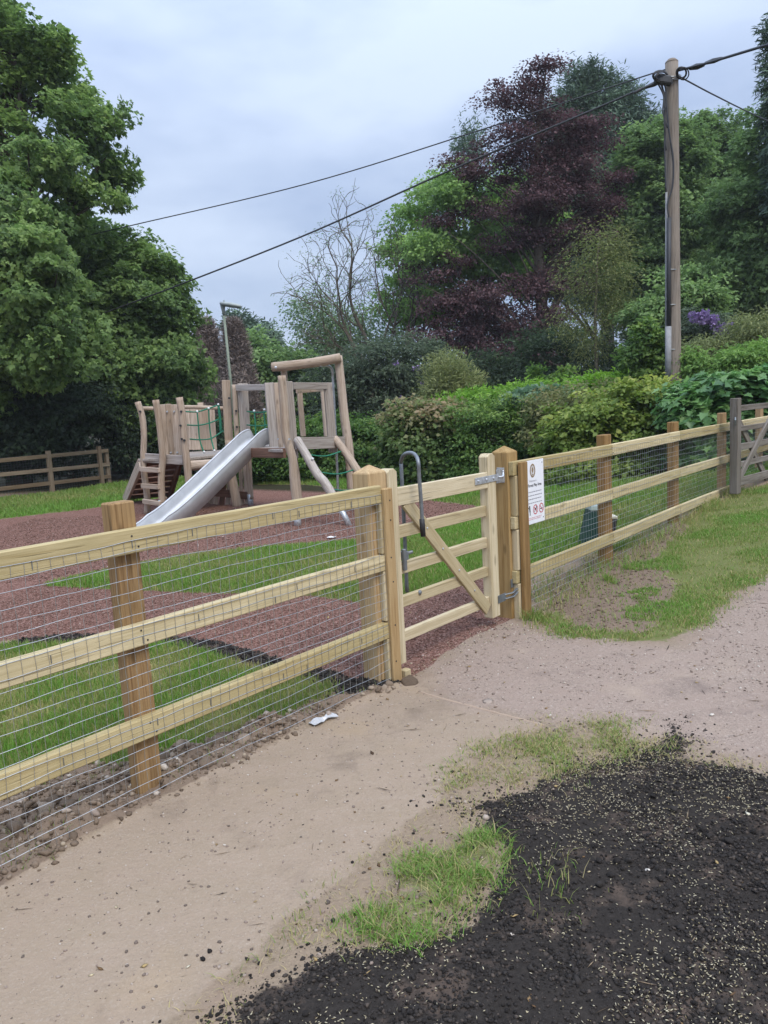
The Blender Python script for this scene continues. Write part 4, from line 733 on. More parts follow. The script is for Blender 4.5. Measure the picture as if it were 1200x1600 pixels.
for sg_ in (-1, 1):
    rl = []
    for i, p_ in enumerate(PR):
        tl = PR[min(i+1, len(PR)-1)]-PR[max(i-1, 0)]; tl /= np.linalg.norm(tl); nv = np.array([-tl[2], 0, tl[0]]); f = i/(len(PR)-1); hs2 = min(1, .35+f*9) if f < .1 else (1 if f < .85 else 1-.75*(f-.85)/.15); q_ = p_+nv*.17*hs2; rl.append(base+dh*q_[0]+sd_*(sg_*.245*.76)+ZV*q_[2])
    MB().tube(rl, .016, 8).build('side_rail', STEEL, sld, smooth_=True)
bs = base+dh*(Lh*.86); MB().tube([bs+ZV*-.05, bs+ZV*.1], .04, 8).build('slide_foot', GALV, sld); bs = base+dh*(Lh*.45); 
# ------------------------------------------------------------------ lamp, pole, cables
lY = 27.
lp = thing('street_lamp', 'slim green lamp post with a flat grey head, behind the climbing frame', 'street lamp', (*A3(372, 709, lY)[:2], 0))
b_ = A3(371, 700, lY); t_ = A3(350, 492, lY); b_[2] = 0
MB().tube([b_, b_+(t_-b_)*.5, t_], [.062, .05, .043], 12).build('column', LAMPG, lp, smooth_=True)
MB().tube([t_-ZV*.02, A3(349, 486, lY), A3(348, 478, lY), A3(347.5, 473, lY)], [.05, .055, .085, .085], 12).build('bracket', LAMPH, lp, smooth_=True)
ha, hb = A3(345, 474, lY), A3(377, 479, lY-.3)
hdm = MB().tube([ha, ha*.8+hb*.2, ha*.5+hb*.5, ha*.15+hb*.85, hb], [.08, .14, .15, .12, .04], 12, True, 0, .6); hdm.build('lamp_head', LAMPH, lp, smooth_=True)
MB().tube([A3(350, 473, lY), A3(350, 469.5, lY)], .03, 8).build('light_sensor', LAMPH, lp)
pY = 15.5
up = thing('utility_pole', 'tall brown wooden utility pole with grey cable guard and coiled wires, behind the hedge', 'utility pole', (*A3(1052, 620, pY)[:2], 0.6))
pb, ptp = A3(1052, 640, pY), A3(1049.5, 97, pY)
log('pole', up, W_POLE, [pb, (pb+ptp)/2, ptp], [.158, .135, .118], 16, .008, 10)
MB().tube([ptp-ZV*.02, ptp+ZV*.0, ptp+ZV*.05], [.119, .119, .07], 16).build('pole_cap', W_POLE, up)
def pside(x, y, dy=.0): return A3(x, y, pY-.13+dy)
MB().tube([pside(1044, 600), pside(1044.5, 510)], .062, 8, True, 0, .6).build('cable_guard', PVCG, up, smooth_=True)
MB().tube([pside(1045.5, 512), pside(1045.5, 420), pside(1046, 340)], .04, 8, True, 0, .6).build('cable_cover', CABLE, up, smooth_=True)
MB().tube([pside(1040.5, 600, .06), pside(1041, 430, .06), pside(1041.5, 300, .06)], .022, 8).build('conduit', PVCG, up, smooth_=True)
for pts_ in ([(1046, 345), (1043, 320), (1051, 290), (1052, 250), (1046, 210), (1042, 170), (1040, 140), (1034, 118)], [(1043, 200), (1036, 175), (1037, 150), (1028, 130), (1025, 118), (1032, 112)], [(1041, 235), (1038, 190), (1040, 155), (1034, 135), (1027, 122)], [(1040.5, 300), (1038.5, 230), (1039, 180), (1036, 140), (1030, 118)]):
    MB().tube(catmull([pside(x, y) for x, y in pts_], 36), .015, 6).build('hanging_cable', CABLE, up, smooth_=True)
mb = MB()
def coil(cx, cy, rx, ry, n, ph):
    for k in range(n):
        P = []; a0 = random.uniform(0, 6); jx, jy = random.uniform(-2, 2), random.uniform(-2, 2); kr = random.uniform(.75, 1.1)
        for i in range(19): a = a0+2*math.pi*i/18; P.append(A3(cx+jx+rx*kr*math.cos(a), cy+jy+ry*kr*math.sin(a), pY-.22+.1*math.sin(a+ph)))
        mb.tube(P, .012, 5, False)
coil(1066, 115, 8, 9, 5, 0); mb.build('cable_coil', CABLE, up, smooth_=True); mb = MB(); coil(1033, 120, 11, 8, 5, 1); mb.build('cable_coil', CABLE, up, smooth_=True)
MB().box(A3(1036, 125, pY-.15), np.array([.32, 0, -.06]), np.array([0, .14, 0]), ZV*.16).build('cable_joint_box', CABLE, up, bv=.03)
for z_ in (118, 122): MB().tube([A3(1049.5+14*math.cos(a), z_+2*math.sin(a), pY-.17*math.sin(a)) for a in np.linspace(0, 2*math.pi, 15)], .016, 6, False).build('steel_band', DULL, up)
for y_ in (420, 475, 545): MB().tube([A3(1051+11.5*math.cos(a), y_+1*math.sin(a), pY-.15*math.sin(a)) for a in np.linspace(0, 2*math.pi, 15)], .010, 6, False).build('steel_band', DULL, up)
def cable(name, label, pts, r, n=40, extra=None):
    mb = MB().tube(catmull(pts, n), r, 6)
    if extra: extra(mb)
    o = mb.build(name, CABLE, None, smooth_=True); tag(o, label, 'cable', 'overhead cables at the pole'); return o
def clamps(pts):
    def f(mb):
        for a, b, r in pts: mb.tube([a, (a+b)/2, b], [r*.6, r, r*.6], 6)
    return f
cable('overhead_cable', 'thin upper overhead cable running left from the pole to the big left tree', [A3(1042, 108, pY), A3(985, 126, pY+.5), A3(745, 205, pY+2), A3(480, 287, pY+3.5), A3(215, 350, pY+5), A3(60, 385, pY+5.5)], .013)
cable('overhead_cable', 'thick lower overhead cable running left from the pole past the copper beech', [A3(1040, 125, pY-.1), A3(1000, 140, pY), A3(900, 183, pY+.6), A3(690, 272, pY+2), A3(480, 366, pY+3.5), A3(278, 446, pY+5), A3(120, 505, pY+6)], .020, extra=clamps([(A3(1036, 126, pY-.1), A3(1008, 137, pY), .045), (A3(1005, 137, pY), A3(990, 146, pY), .035)]))
cable('overhead_cable', 'thick overhead cable rising right from the pole out of the picture', [A3(1060, 110, pY-.1), A3(1100, 100, pY-.6), A3(1160, 82, pY-1.6), A3(1260, 52, pY-3)], .023, extra=clamps([(A3(1078, 107, pY-.2), A3(1100, 101, pY-.5), .055), (A3(1102, 99, pY-.5), A3(1128, 91, pY-1), .045)]))
cable('overhead_cable', 'thin overhead cable dropping right from the pole into the oak trees', [A3(1066, 122, pY), A3(1115, 148, pY+2), A3(1180, 180, pY+5), A3(1260, 215, pY+8)], .015)

# ------------------------------------------------------------------ small things
def ground_pt(x, y): g = gnd(x, y); return np.array([g[0], g[1], float(hfull(np.array([g[0]]), np.array([g[1]]))[0])])
p_ = ground_pt(634, 1056); tag(board('timber_offcut', None, W_GATE, p_-ZV*.02, p_+ZV*.045, E, .05, .045), 'small pale timber offcut standing at the foot of the fence end post', 'wood block')
p_ = ground_pt(641, 1066); o = MB().add([p_+v_*np.array([.055, .05, .045])*(1+random.uniform(-.25, .25)) for v_ in IV], [tuple(f) for f in IF]); o = o.build('earth_lump', M_MUD, None); bevel(o, .008, 2); tag(o, 'brown lump of earth on the path beside the fence end post', 'clod')
# crumpled wrapper
p_ = ground_pt(505, 1127); V = []; Fs = []; n_ = 9; ax_ = np.array([.72, .69, 0]); ay_ = np.array([.69, -.72, 0])
for i in range(n_):
    for j in range(5): V.append(p_+ax_*(i/(n_-1)-.5)*.15+ay_*(j/4-.5)*.05*(1+.3*math.sin(i))+ZV*(.008+.014*random.random()))
for i in range(n_-1):
    for j in range(4): Fs.append((i*5+j, i*5+j+1, i*5+6+j, i*5+5+j))
wp = NT('clear_wrapper', .25, .5); wp.col((.62, .62, .62)); wp.b.inputs['Alpha'].default_value = 1.; wp.b.inputs['Transmission Weight'].default_value = .35
o = link('plastic_wrapper', mesh_py('plastic_wrapper', V, Fs), wp.m); sm_ = o.modifiers.new('t', 'SOLIDIFY'); sm_.thickness = .0012; tag(o, 'crumpled pale plastic wrapper lying on the path edge under the left fence', 'litter')
p_ = ground_pt(518, 841); V = [p_+np.array([x*.11, y*.06, .012+.02*random.random()]) for x in (-.5, -.1, .25, .5) for y in (-.5, 0, .5)]; Fs = [(i*3+j, i*3+j+1, i*3+j+4, i*3+j+3) for i in range(3) for j in range(2)]
o = link('paper_scrap', mesh_py('paper_scrap', V, Fs), WHITEP); sm_ = o.modifiers.new('t', 'SOLIDIFY'); sm_.thickness = .002; tag(o, 'white scrap of litter on the red rubber surface near the steel foot', 'litter')
def pebble(x, y, r, tint, label, shape=(1, .8, .35)):
    p_ = ground_pt(x, y); o = lumps('stone', M_STONE, np.array([p_[0]]), np.array([p_[1]]), r, np.array([tint]), int(x), shape=shape, jag=.18, tilt=.1); del o['kind']; tag(o, label, 'stone'); return o
pebble(762, 1096, .040, .62, 'flat sandy stone set in the path near the gate', (1, .75, .12)); pebble(1012, 1366, .012, 1., 'small white stone on the black soil, right of centre'); pebble(1112, 1117, .016, 1., 'small white stone on the pink gravel at the right', (1, .6, .35)); pebble(759, 1281, .014, .75, 'round grey pebble at the corner of the black soil by the path', (1, 1, .7)); pebble(799, 1468, .009, .9, 'tiny pale pebble on the black soil below the bright grass tuft')
# ridge where the old path meets the gravel
P = [ground_pt(x, y)-ZV*.005 for x, y in ((655, 1079), (690, 1090), (740, 1103), (790, 1117), (850, 1133))]; t2 = NT('edging', .9, .15); t2.col((.36, .27, .20)); n2 = t2.noise(t2.coord('Object'), 90, 4); t2.bump(n2, .5, .004)
o = MB().tube(catmull(P, 24), .009, 8, True, .25).build('path_edging', t2.m, None, smooth_=True); struct(o)
# green tapered bin and small tub behind the right fence
bY = gnd(912, 856)[1]
def wedge(name, label, cat, top, bot, Y, dep, mat, rim, rimmat, rimname):
    (xa, xb, yt), (xc, xd, yb) = top, bot; r = thing(name, label, cat, (*A3((xc+xd)/2, yb, Y)[:2], 0)); c = [A3(xc, yb, Y), A3(xd, yb, Y), A3(xb, yt, Y), A3(xa, yt, Y)]; back = np.array([0, dep, 0])
    V = c+[v_+back for v_ in c]; bevel(link('body', mesh_py('body', V, [(0, 1, 2, 3), (7, 6, 5, 4), (0, 4, 5, 1), (1, 5, 6, 2), (2, 6, 7, 3), (3, 7, 4, 0)]), mat, r), .012, 2)
    e = (c[2]-c[3]); L_ = np.linalg.norm(e); MB().box((c[2]+c[3])/2+back*.5+ZV*rim/2, e*1.06, back*1.06, ZV*rim).build(rimname, rimmat, r, bv=.006); return r
wedge('tapered_bin', 'dark green tapered bin with a pale rim, behind the first post right of the sign', 'bin', ((923, 942, 798)), (910, 942, 862), bY, .22, BINGREEN, .05, PALE, 'rim')
wedge('small_tub', 'small black tub with a cream lid, just right of the post hiding the green bin', 'tub', ((948, 965, 811)), (950, 961, 845), bY+.35, .16, BINBLK, .03, CREAM, 'lid')

# ------------------------------------------------------------------ foliage
def unit(v): return v/(np.linalg.norm(v, axis=-1, keepdims=True)+1e-9)
LOBED = np.array([(0, 0), (.10, .06), (.42, -.02), (.30, .22), (.55, .42), (.27, .46), (.20, .62), (0, 1.), (-.20, .62), (-.27, .46), (-.55, .42), (-.30, .22), (-.42, -.02), (-.10, .06)])
def foliage(name, mat, parent, C, cr, per, size, seed, shape='oval', asp=.62, up=.7, outw=.5, flat=.45, droop=0., tint0=.5, tvar=.16, cvar=.16, ctr=None, top_light=0., young=0.):
    """leaf sprays: C cluster centres, cr their radii, per leaves in each"""
    rg = np.random.default_rng(seed); C = np.asarray(C, float); nC = len(C); n = nC*per; ci = np.repeat(np.arange(nC), per); cr = np.broadcast_to(cr, nC)[ci]
    ctr = C.mean(0) if ctr is None else ctr; og = unit(C-ctr)[ci]
    u = rg.normal(0, 1, (n, 3)); u = unit(u)*(rg.random((n, 1))**.5); P = C[ci]+u*cr[:, None]*np.array([1, 1, flat]); P[:, 2] -= droop*cr*(u[:, 0]**2+u[:, 1]**2)
    nr = unit(np.array([0, 0, 1.])*up+og*outw+rg.normal(0, .55, (n, 3))); d = unit(u*np.array([1, 1, .3])+og*.4+rg.normal(0, .5, (n, 3))-np.array([0, 0, droop*1.2])); d = unit(d-nr*(d*nr).sum(1, keepdims=True)); s = np.cross(nr, d)
    sz = size*rg.uniform(.6, 1.35, n); tint = np.clip(tint0+rg.normal(0, tvar, n)+rg.normal(0, cvar, nC)[ci]+top_light*u[:, 2]+young*np.clip((P[:, 2]-np.quantile(P[:, 2], .72))/(np.ptp(P[:, 2])*.28+.01), -.6, 1), 0, 1)  # top_light: overhead light painted into the tint, upper leaves of each spray paler
    if shape == 'oval':
        a = asp*.5; tpl = [(0, 0, 0), (.42, a, .10), (1, 0, -.10), (.42, -a, .10)]; m = 4; L = np.arange(n*4); S = np.full(n, 4)
        V = np.stack([P+(d*x+s*y+nr*z)*sz[:, None] for x, y, z in tpl], 1)
    elif shape == 'palm':
        m = 12; i = np.arange(n)[:, None]*12; L = np.concatenate([i+k for k in range(12)], 1).ravel(); S = np.full(3*n, 4); tpl = []
        for q_, ln_ in ((-.95, .78), (0., 1.), (.95, .78)):
            cq, sq = math.cos(q_), math.sin(q_)
            for x, y, z in ((0, 0, 0), (.45, asp*.3, .06), (1, 0, -.12), (.45, -asp*.3, .06)): x *= ln_; tpl.append((x*cq-y*sq, x*sq+y*cq, z+.1*abs(q_)))
        V = np.stack([P+(d*x+s*y+nr*z)*sz[:, None] for x, y, z in tpl], 1)
    elif shape == 'strip':
        a = asp*.5; tpl = [(0, a*.6, 0), (0, -a*.6, 0), (.55, -a, .06), (1, -.1*a, -.08), (1, .1*a, -.08), (.55, a, .06)]; m = 6; i = np.arange(n)[:, None]*6; L = np.concatenate([i, i+1, i+2, i+5, i+5, i+2, i+3, i+4], 1).ravel(); S = np.full(2*n, 4)
        V = np.stack([P+(d*x+s*y+nr*z)*sz[:, None] for x, y, z in tpl], 1)
    else:
        m = len(LOBED); i = np.arange(n)[:, None]*m; k = np.arange(m)
        tpl = [(y, x*asp*1.6, .18*abs(x)-.12*y*y) for x, y in LOBED]; V = np.stack([P+(d*x+s*y+nr*z)*sz[:, None] for x, y, z in tpl], 1)
        right = list(range(0, 8)); left = [0]+list(range(7, 14)); L = np.concatenate([i+np.array(right), i+np.array(left)], 1).ravel(); S = np.full(2*n, 8)
    o = link(name, mesh_arr(name, V.reshape(-1, 3), L, S, {'tint': np.repeat(tint, m)}), mat, parent); return o
def blob_centres(blobs, n, seed, shell=.55):
    """cluster centres in a union of ellipsoids, denser towards their skins"""
    rg = np.random.default_rng(seed); B = np.array([b[:6] for b in blobs], float); vol = (B[:, 3]*B[:, 4]*B[:, 5])**.72; vol = vol*(np.array([b[6] if len(b) > 6 else 1. for b in blobs])); k = rg.choice(len(B), n, p=vol/vol.sum()); u = unit(rg.normal(0, 1, (n, 3))); r = shell+(1-shell)*rg.random((n, 1))**.8; r = np.where(rg.random((n, 1)) < .22, rg.random((n, 1))**.5, r)
    return B[k, :3]+u*r*B[k, 3:6], k
def PB(px, py, Y, rx, ry, ry_depth=None, dY=0.):
    Y2 = Y+dY; c = at(px, py, Y2); k = Y2/F; return (c[0], c[1], c[2], rx*k, (ry_depth if ry_depth else (rx+ry)*.5*k), ry*k)
def limbs(name, mat, parent, trunk, r0_, r1_, C, nl, seed, tr=.3, wig=.12, nseg=10):
    """trunk plus limbs that leave it and reach into the crown"""
    rg = np.random.default_rng(seed); T = catmull(trunk, 16); T = np.array(T); rr = np.linspace(r0_, r1_, len(T)); mb = MB(); mb.tube(list(T), list(rr*(1+.0*rr)), 9, True, .06)
    C = np.asarray(C); pick = rg.choice(len(C), min(nl, len(C)), replace=False)
    for i in pick:
        e = C[i]; dz = e[2]-T[:, 2]; h = np.hypot(T[:, 0]-e[0], T[:, 1]-e[1]); ok = np.where(dz > .35*h)[0]; j = ok[-1] if len(ok) else max(2, int(len(T)*.25)); j = int(np.clip(j-rg.integers(0, 3), 1, len(T)-1)); b = T[j]; mid = b*.45+e*.55+np.array([*rg.normal(0, wig, 2), .12*np.linalg.norm(e-b)*rg.random()])*1.; r = rr[j]*rg.uniform(.25, .5)*min(1, np.linalg.norm(e-b)/3+.4)
        P = catmull([b, b*.75+mid*.25+rg.normal(0, wig*.5, 3), mid, e+rg.normal(0, wig, 3)], nseg); mb.tube(P, list(np.linspace(r, r*.14, nseg+1)), 5, False)
    return mb.build(name, mat, parent, smooth_=True)
def tree(name, label, cat, mat, blobs, ncl, per, size, cr, trunk_px, Y, r0_=.25, r1_=.05, nl=40, seed=1, bark=BARK, group=None, trunkpart='trunk', **kw):
    b = at(*trunk_px[0], Y); tz = hz(b); root = thing(name, label, cat, (b[0], b[1], tz), group); T = [np.array([b[0], b[1], tz-.1])]+[at(x, y, Y) for x, y in trunk_px[1:]]
    C, k = blob_centres(blobs, ncl, seed, kw.pop('shell', .55)); C[:, 2] = np.maximum(C[:, 2], np.array([hz(c) for c in C])+.12)
    sh_ = kw.pop('shoots', 0.)
    if sh_:
        rs = np.random.default_rng(seed+9); up_ = C[:, 2] > np.quantile(C[:, 2], .6); pk_ = up_ & (rs.random(len(C)) < .28); C[:, 2] += np.where(pk_, rs.random(len(C))*sh_, 0)
    kw.setdefault('ctr', None); foliage('crown', mat, root, C, np.random.default_rng(seed+5).uniform(.65, 1.35, ncl)*cr, per, size, seed+1, **kw)
    if nl: limbs(trunkpart, bark, root, T, r0_, r1_, C, nl, seed+2)
    return root
# --- the big sycamore on the left and its neighbours
Y0 = 21.
def PT(x, y, a, b, dY=0): return PB(x, y, Y0, a, b, 1.1 if y < 420 and x > -20 else None, dY)+((.29 if x > 45 else .45,) if y < 420 and x > -20 else (1.,))
bl = [PT(15, 90, 75, 55), PT(55, 72, 48, 34), PT(100, 130, 50, 36, .5), PT(75, 130, 62, 45, 1), PT(55, 175, 60, 32, -1), PT(130, 190, 62, 40), PT(100, 230, 60, 30, 1), PT(172, 225, 42, 30), PT(165, 275, 48, 32), PT(190, 310, 34, 22), PT(40, 255, 80, 40, -2), PT(105, 295, 52, 22), PT(10, 330, 75, 45, -3), PT(75, 350, 50, 24, -1), PT(140, 330, 34, 14, 1), PT(40, 430, 90, 70, -3.5),
      PT(-110, 180, 120, 100), PT(-120, 360, 140, 130, -2), PT(-60, 540, 150, 95, -2.5), PT(60, 530, 100, 72, -3), PT(-90, 20, 110, 80)]
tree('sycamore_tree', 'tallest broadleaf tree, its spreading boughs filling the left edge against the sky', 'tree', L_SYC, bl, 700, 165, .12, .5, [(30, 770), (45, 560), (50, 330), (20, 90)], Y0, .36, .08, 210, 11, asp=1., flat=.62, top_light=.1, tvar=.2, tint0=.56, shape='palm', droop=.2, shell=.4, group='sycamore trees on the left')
Y1 = 23.5
bl = [PB(165, 400, Y1, 75, 60), PB(225, 430, Y1, 60, 55), PB(255, 490, Y1, 42, 50), PB(190, 490, Y1, 80, 70, None, -1), PB(265, 550, Y1, 52, 50), PB(290, 590, Y1, 30, 45), PB(220, 590, Y1, 80, 70, None, -1.5), PB(130, 560, Y1, 80, 90, None, -1), PB(240, 650, Y1, 75, 50, None, -1)]
tree('sycamore_tree', 'lower rounded broadleaf tree behind the left end of the log climbing frame', 'tree', L_SYC, bl, 480, 160, .115, .52, [(190, 770), (185, 600), (200, 420)], Y1, .28, .07, 60, 21, asp=1., flat=.62, top_light=.1, tvar=.2, tint0=.5, droop=.2, shell=.4, shape='palm', group='sycamore trees on the left')
Y2 = 21.
bl = [PB(x, y, Y2, 75, 52, 1.0, dd) for x, y, dd in ((-60, 690, -.6), (30, 695, -.4), (110, 695, .2), (200, 690, .6), (270, 690, .8), (60, 635, 0), (180, 640, .8), (320, 700, 1.2), (-130, 650, -.6), (400, 715, 2), (-180, 720, -1), (0, 625, -.3), (120, 632, .4), (45, 620, -1.3), (60, 665, -1.5), (20, 670, -1.6), (-30, 640, -1.4), (95, 640, -1.))]
tree('laurel_thicket', 'very dark evergreen thicket behind the far left fence, beneath the tall trees', 'hedge', L_DARK, bl, 820, 70, .12, .5, [(120, 770), (120, 700), (130, 640)], Y2+.6, .1, .04, 24, 31, tint0=.35, up=.4, shell=.6, trunkpart='stems')
def thuja(label, px, yt, yb, wpx, Y, seed):
    rg = np.random.default_rng(seed); b = at(px, yb, Y); zt3 = at(px, yt, Y)[2]; zb4 = hz(b); n = 900; h = rg.random(n)**.9; R = wpx*Y/F*1.12*np.clip(1-h, 0, 1)**.62*(.75+.25*fbm(h*9+np.cos(rg.uniform(0, 6, n))*2, np.zeros(n)+seed, 2, seed)); a = rg.uniform(0, 6.283, n); k = .55+.45*rg.random(n)
    lean = .3*h; C = np.stack([b[0]+R*k*np.cos(a), b[1]+R*k*np.sin(a), zb4+.2+h*(zt3-zb4-.2)], 1); r = thing('dead_conifer', label, 'tree', (b[0], b[1], zb4), 'brown dead conifers')
    foliage('crown', L_THUJA, r, C, .32, 90, .17, seed+1, shape='strip', asp=.13, up=.05, outw=1., flat=1.9, droop=-1.1, tint0=.5, tvar=.22, ctr=np.array([b[0], b[1], (zt3+zb4)/2]))
    MB().tube([np.array([b[0], b[1], zb4-.1]), np.array([b[0], b[1], zt3-.4])], [.2, .04], 8).build('trunk', BARK, r); return r
thuja('left of two brown dead conifers, broader, partly behind the lamp post', 338, 516, 720, 52, 33., 41)
thuja('right of two brown dead conifers, narrower and pointed, beside the lamp post', 381, 518, 720, 38, 32., 43)
# bushes in the gap
def bush(name, label, mat, blobs, ncl, per, size, cr, base, Y, seed, cat='shrub', nl=14, **kw):
    return tree(name, label, cat, mat, blobs, ncl, per, size, cr, [base, (base[0], (base[1]+blobs[0][2])/2 if False else base[1]-20), (base[0], base[1]-45)], Y, .06, .03, nl, seed, trunkpart='stems', **kw)
Y3 = 36.
tree('field_maple', 'bright green rounded tree in the gap behind the tower between conifers and willow', 'tree', L_OAK, [PB(430, 575, Y3, 55, 42), PB(400, 560, Y3, 35, 40), PB(468, 600, Y3, 45, 45), PB(420, 640, Y3, 60, 50), PB(480, 650, Y3, 50, 40), PB(395, 610, Y3, 40, 50)], 300, 70, .22, .75, [(430, 730), (430, 640), (430, 560)], Y3, .16, .05, 20, 51, tint0=.6, top_light=.15)
tree('small_spruce', 'small dark pointed conifer just right of the brown conifers, on the skyline', 'tree', L_CYP, [PB(415, 530, 44, 16, 26), PB(418, 560, 44, 30, 35), PB(375, 505, 46, 28, 20), PB(390, 530, 46, 22, 22)], 120, 60, .3, .6, [(418, 720), (418, 600), (415, 520)], 44., .15, .03, 6, 53, shape='strip', asp=.25, droop=.3)
tree('birch_tree', 'wispy grey green birch with drooping twigs, left of the bare willow', 'tree', L_BIRCH, [PB(495, 495, 38, 42, 45), PB(530, 520, 38, 45, 45), PB(470, 490, 38, 18, 22), PB(520, 560, 38, 55, 40), PB(600, 510, 39, 50, 40)], 300, 44, .15, .8, [(520, 720), (515, 600), (500, 450)], 38., .16, .03, 34, 55, flat=1.2, droop=.5, tint0=.5)
# bare corkscrew willow
wr = thing('corkscrew_willow', 'half bare corkscrew willow with twisting dark branches against the sky, left of the copper beech', 'tree', (*at(567, 640, 33)[:2], hz(at(567, 640, 33))))
mb = MB(); tips = []; rgw = np.random.default_rng(12)
def grow(p, d, L, r, lev):
    n = 8; P = [p]; dd = np.array(d, float); cv = rgw.normal(0, .07 if lev < 2 else .09, 3)
    for i in range(n): dd = unit(dd+cv*(1 if i < n/2 else -1)+rgw.normal(0, .05 if lev < 2 else .09, 3)+np.array([0, 0, .09 if lev < 4 else -.02])); P.append(P[-1]+dd*L/n)
    mb.tube(P, list(np.linspace(r, r*.5, n+1)), 6 if lev < 2 else 3, False)
    if lev >= 5: tips.append(P[-1]); tips.append(P[4]); return
    for k in range((3, 3, 4, 3, 2)[lev]):
        j = n if k == 0 else rgw.integers(2, n); ax = unit(P[j]-P[j-1]); a = rgw.normal(0, 1, 3); a = unit(a-ax*(a@ax)); grow(P[j], unit(ax+a*(.35 if k == 0 else rgw.uniform(.6, 1.1))), L*rgw.uniform(.6, .82), max(r*(.58 if k == 0 else .44), .014), lev+1)
wb = at(584, 640, 33); wb[2] = hz(wb); grow(wb, np.array([-.03, 0, 1]), 3.55, .17, 0); grow(wb+np.array([.5, 0, .3]), np.array([.30, 0, 1]), 3.3, .14, 1); grow(wb+np.array([-.05, .2, 2.6]), np.array([-.5, 0, .9]), 2.6, .11, 1); grow(wb+np.array([.6, .2, 2.2]), np.array([.45, 0, .9]), 2.6, .10, 1)
mb.build('trunk', BARK, wr, smooth_=True); tips = np.array(tips); foliage('crown', L_BIRCH, wr, tips[rgw.choice(len(tips), min(420, len(tips)), replace=False)], .26, 7, .10, 57, asp=.35, droop=.5, flat=1., tint0=.35)
# copper beech
Yb = 31.
bl = [PB(853, 105, Yb, 20, 18), PB(835, 130, Yb, 30, 24), PB(790, 150, Yb, 42, 22), PB(820, 175, Yb, 50, 30), PB(850, 220, Yb, 75, 40), PB(905, 215, Yb, 52, 38), PB(790, 235, Yb, 50, 26), PB(715, 258, Yb, 38, 13), PB(765, 275, Yb, 55, 20), PB(860, 275, Yb, 90, 34), PB(930, 300, Yb, 45, 34), PB(840, 325, Yb, 110, 30), PB(735, 330, Yb, 36, 14), PB(695, 350, Yb, 30, 10), PB(890, 370, Yb, 75, 30), PB(800, 375, Yb, 60, 18), PB(660, 430, Yb, 44, 20), PB(720, 410, Yb, 40, 16), PB(780, 460, Yb, 95, 28), PB(870, 440, Yb, 55, 26), PB(720, 485, Yb, 70, 26), PB(820, 510, Yb, 100, 34), PB(700, 530, Yb, 65, 26), PB(780, 560, Yb, 95, 35), PB(860, 570, Yb, 60, 36), PB(930, 345, Yb, 35, 24)]
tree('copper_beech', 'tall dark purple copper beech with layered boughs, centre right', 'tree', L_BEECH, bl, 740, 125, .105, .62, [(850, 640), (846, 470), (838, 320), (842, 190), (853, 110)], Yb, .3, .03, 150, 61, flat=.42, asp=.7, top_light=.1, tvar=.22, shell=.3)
tree('pale_maple', 'fresh pale green maple showing between the boughs of the copper beech', 'tree', L_LIME, [PB(690, 310, 33, 60, 40), PB(660, 360, 37, 50, 40), PB(720, 290, 33, 50, 30), PB(630, 410, 37, 45, 40), PB(700, 400, 33, 70, 50), PB(770, 400, 33, 60, 50), PB(640, 470, 37, 50, 40), PB(820, 420, 37, 50, 50), PB(710, 470, 33, 70, 40), PB(830, 360, 37, 60, 50), PB(780, 330, 37, 50, 40), PB(790, 300, 37, 45, 40), PB(695, 305, 31., 30, 20), PB(665, 385, 31., 28, 20)], 520, 100, .17, .72, [(740, 640), (740, 450), (720, 320)], 37., .25, .05, 50, 63, tint0=.45, top_light=.18, shell=.5)
cy = [PB(900, 150, 43, 26, 40), PB(945, 160, 43, 26, 42), PB(980, 180, 43, 24, 40), PB(890, 200, 43, 40, 60), PB(950, 230, 43, 50, 70), PB(1000, 250, 43, 30, 60), PB(925, 130, 43, 16, 28), PB(1005, 210, 43, 16, 34), PB(960, 320, 43, 60, 80), PB(900, 300, 43, 60, 80), PB(1000, 370, 43, 50, 80), PB(940, 420, 43, 80, 70), PB(735, 225, 43, 18, 30), PB(870, 400, 43, 60, 60)]
tree('cypress_tree', 'tall dark blue green cypress with feathery tips behind the copper beech', 'tree', L_CYP, cy, 1000, 130, .26, .75, [(950, 600), (948, 350), (945, 140)], 43., .4, .05, 30, 65, shape='strip', asp=.22, droop=.1, up=.3, outw=.9, flat=1.0, top_light=.2)
for i, (lab, bb, Y_, tk, sd2, tt) in enumerate((
    ('mid green oak tree left of the utility pole, behind the olive green tree', [(1015, 235, 46, 40), (1000, 290, 46, 50), (1050, 215, 36, 30), (1060, 265, 50, 40), (1050, 330, 70, 60), (1010, 360, 60, 50), (985, 420, 55, 50), (1050, 420, 70, 50), (1000, 480, 60, 40), (1060, 490, 60, 40)], 33., [(1030, 600), (1030, 430), (1030, 280)], 71, .5),
    ('oak tree directly right of the utility pole, with an open crown against the sky', [(1085, 215, 40, 30), (1120, 205, 45, 30), (1150, 235, 40, 34), (1085, 270, 60, 45), (1130, 300, 60, 45), (1095, 350, 70, 45), (1140, 400, 70, 50), (1090, 430, 60, 40)], 36., [(1100, 600), (1100, 430), (1110, 250)], 73, .42),
    ('nearer oak tree at the right edge of the picture, brighter green and larger leaved', [(1195, 215, 45, 40), (1185, 280, 50, 45), (1160, 330, 55, 40), (1215, 330, 70, 60), (1180, 400, 65, 45), (1130, 440, 50, 35), (1200, 460, 70, 50), (1260, 300, 70, 100), (1270, 440, 80, 80), (1160, 480, 50, 40)], 28., [(1215, 600), (1210, 440), (1200, 240)], 75, .55))):
    tree('oak_tree', lab, 'tree', L_OAK, [PB(x, y, Y_, a, b)+((.45,) if y < 290 and x > 1060 else (1.,)) for x, y, a, b in bb], 620, 140, .13, .6, tk, Y_, .3, .06, 60, sd2, tint0=tt, top_light=.16, flat=.6, asp=.8, shell=.45, shape='palm', group='oak trees on the right')
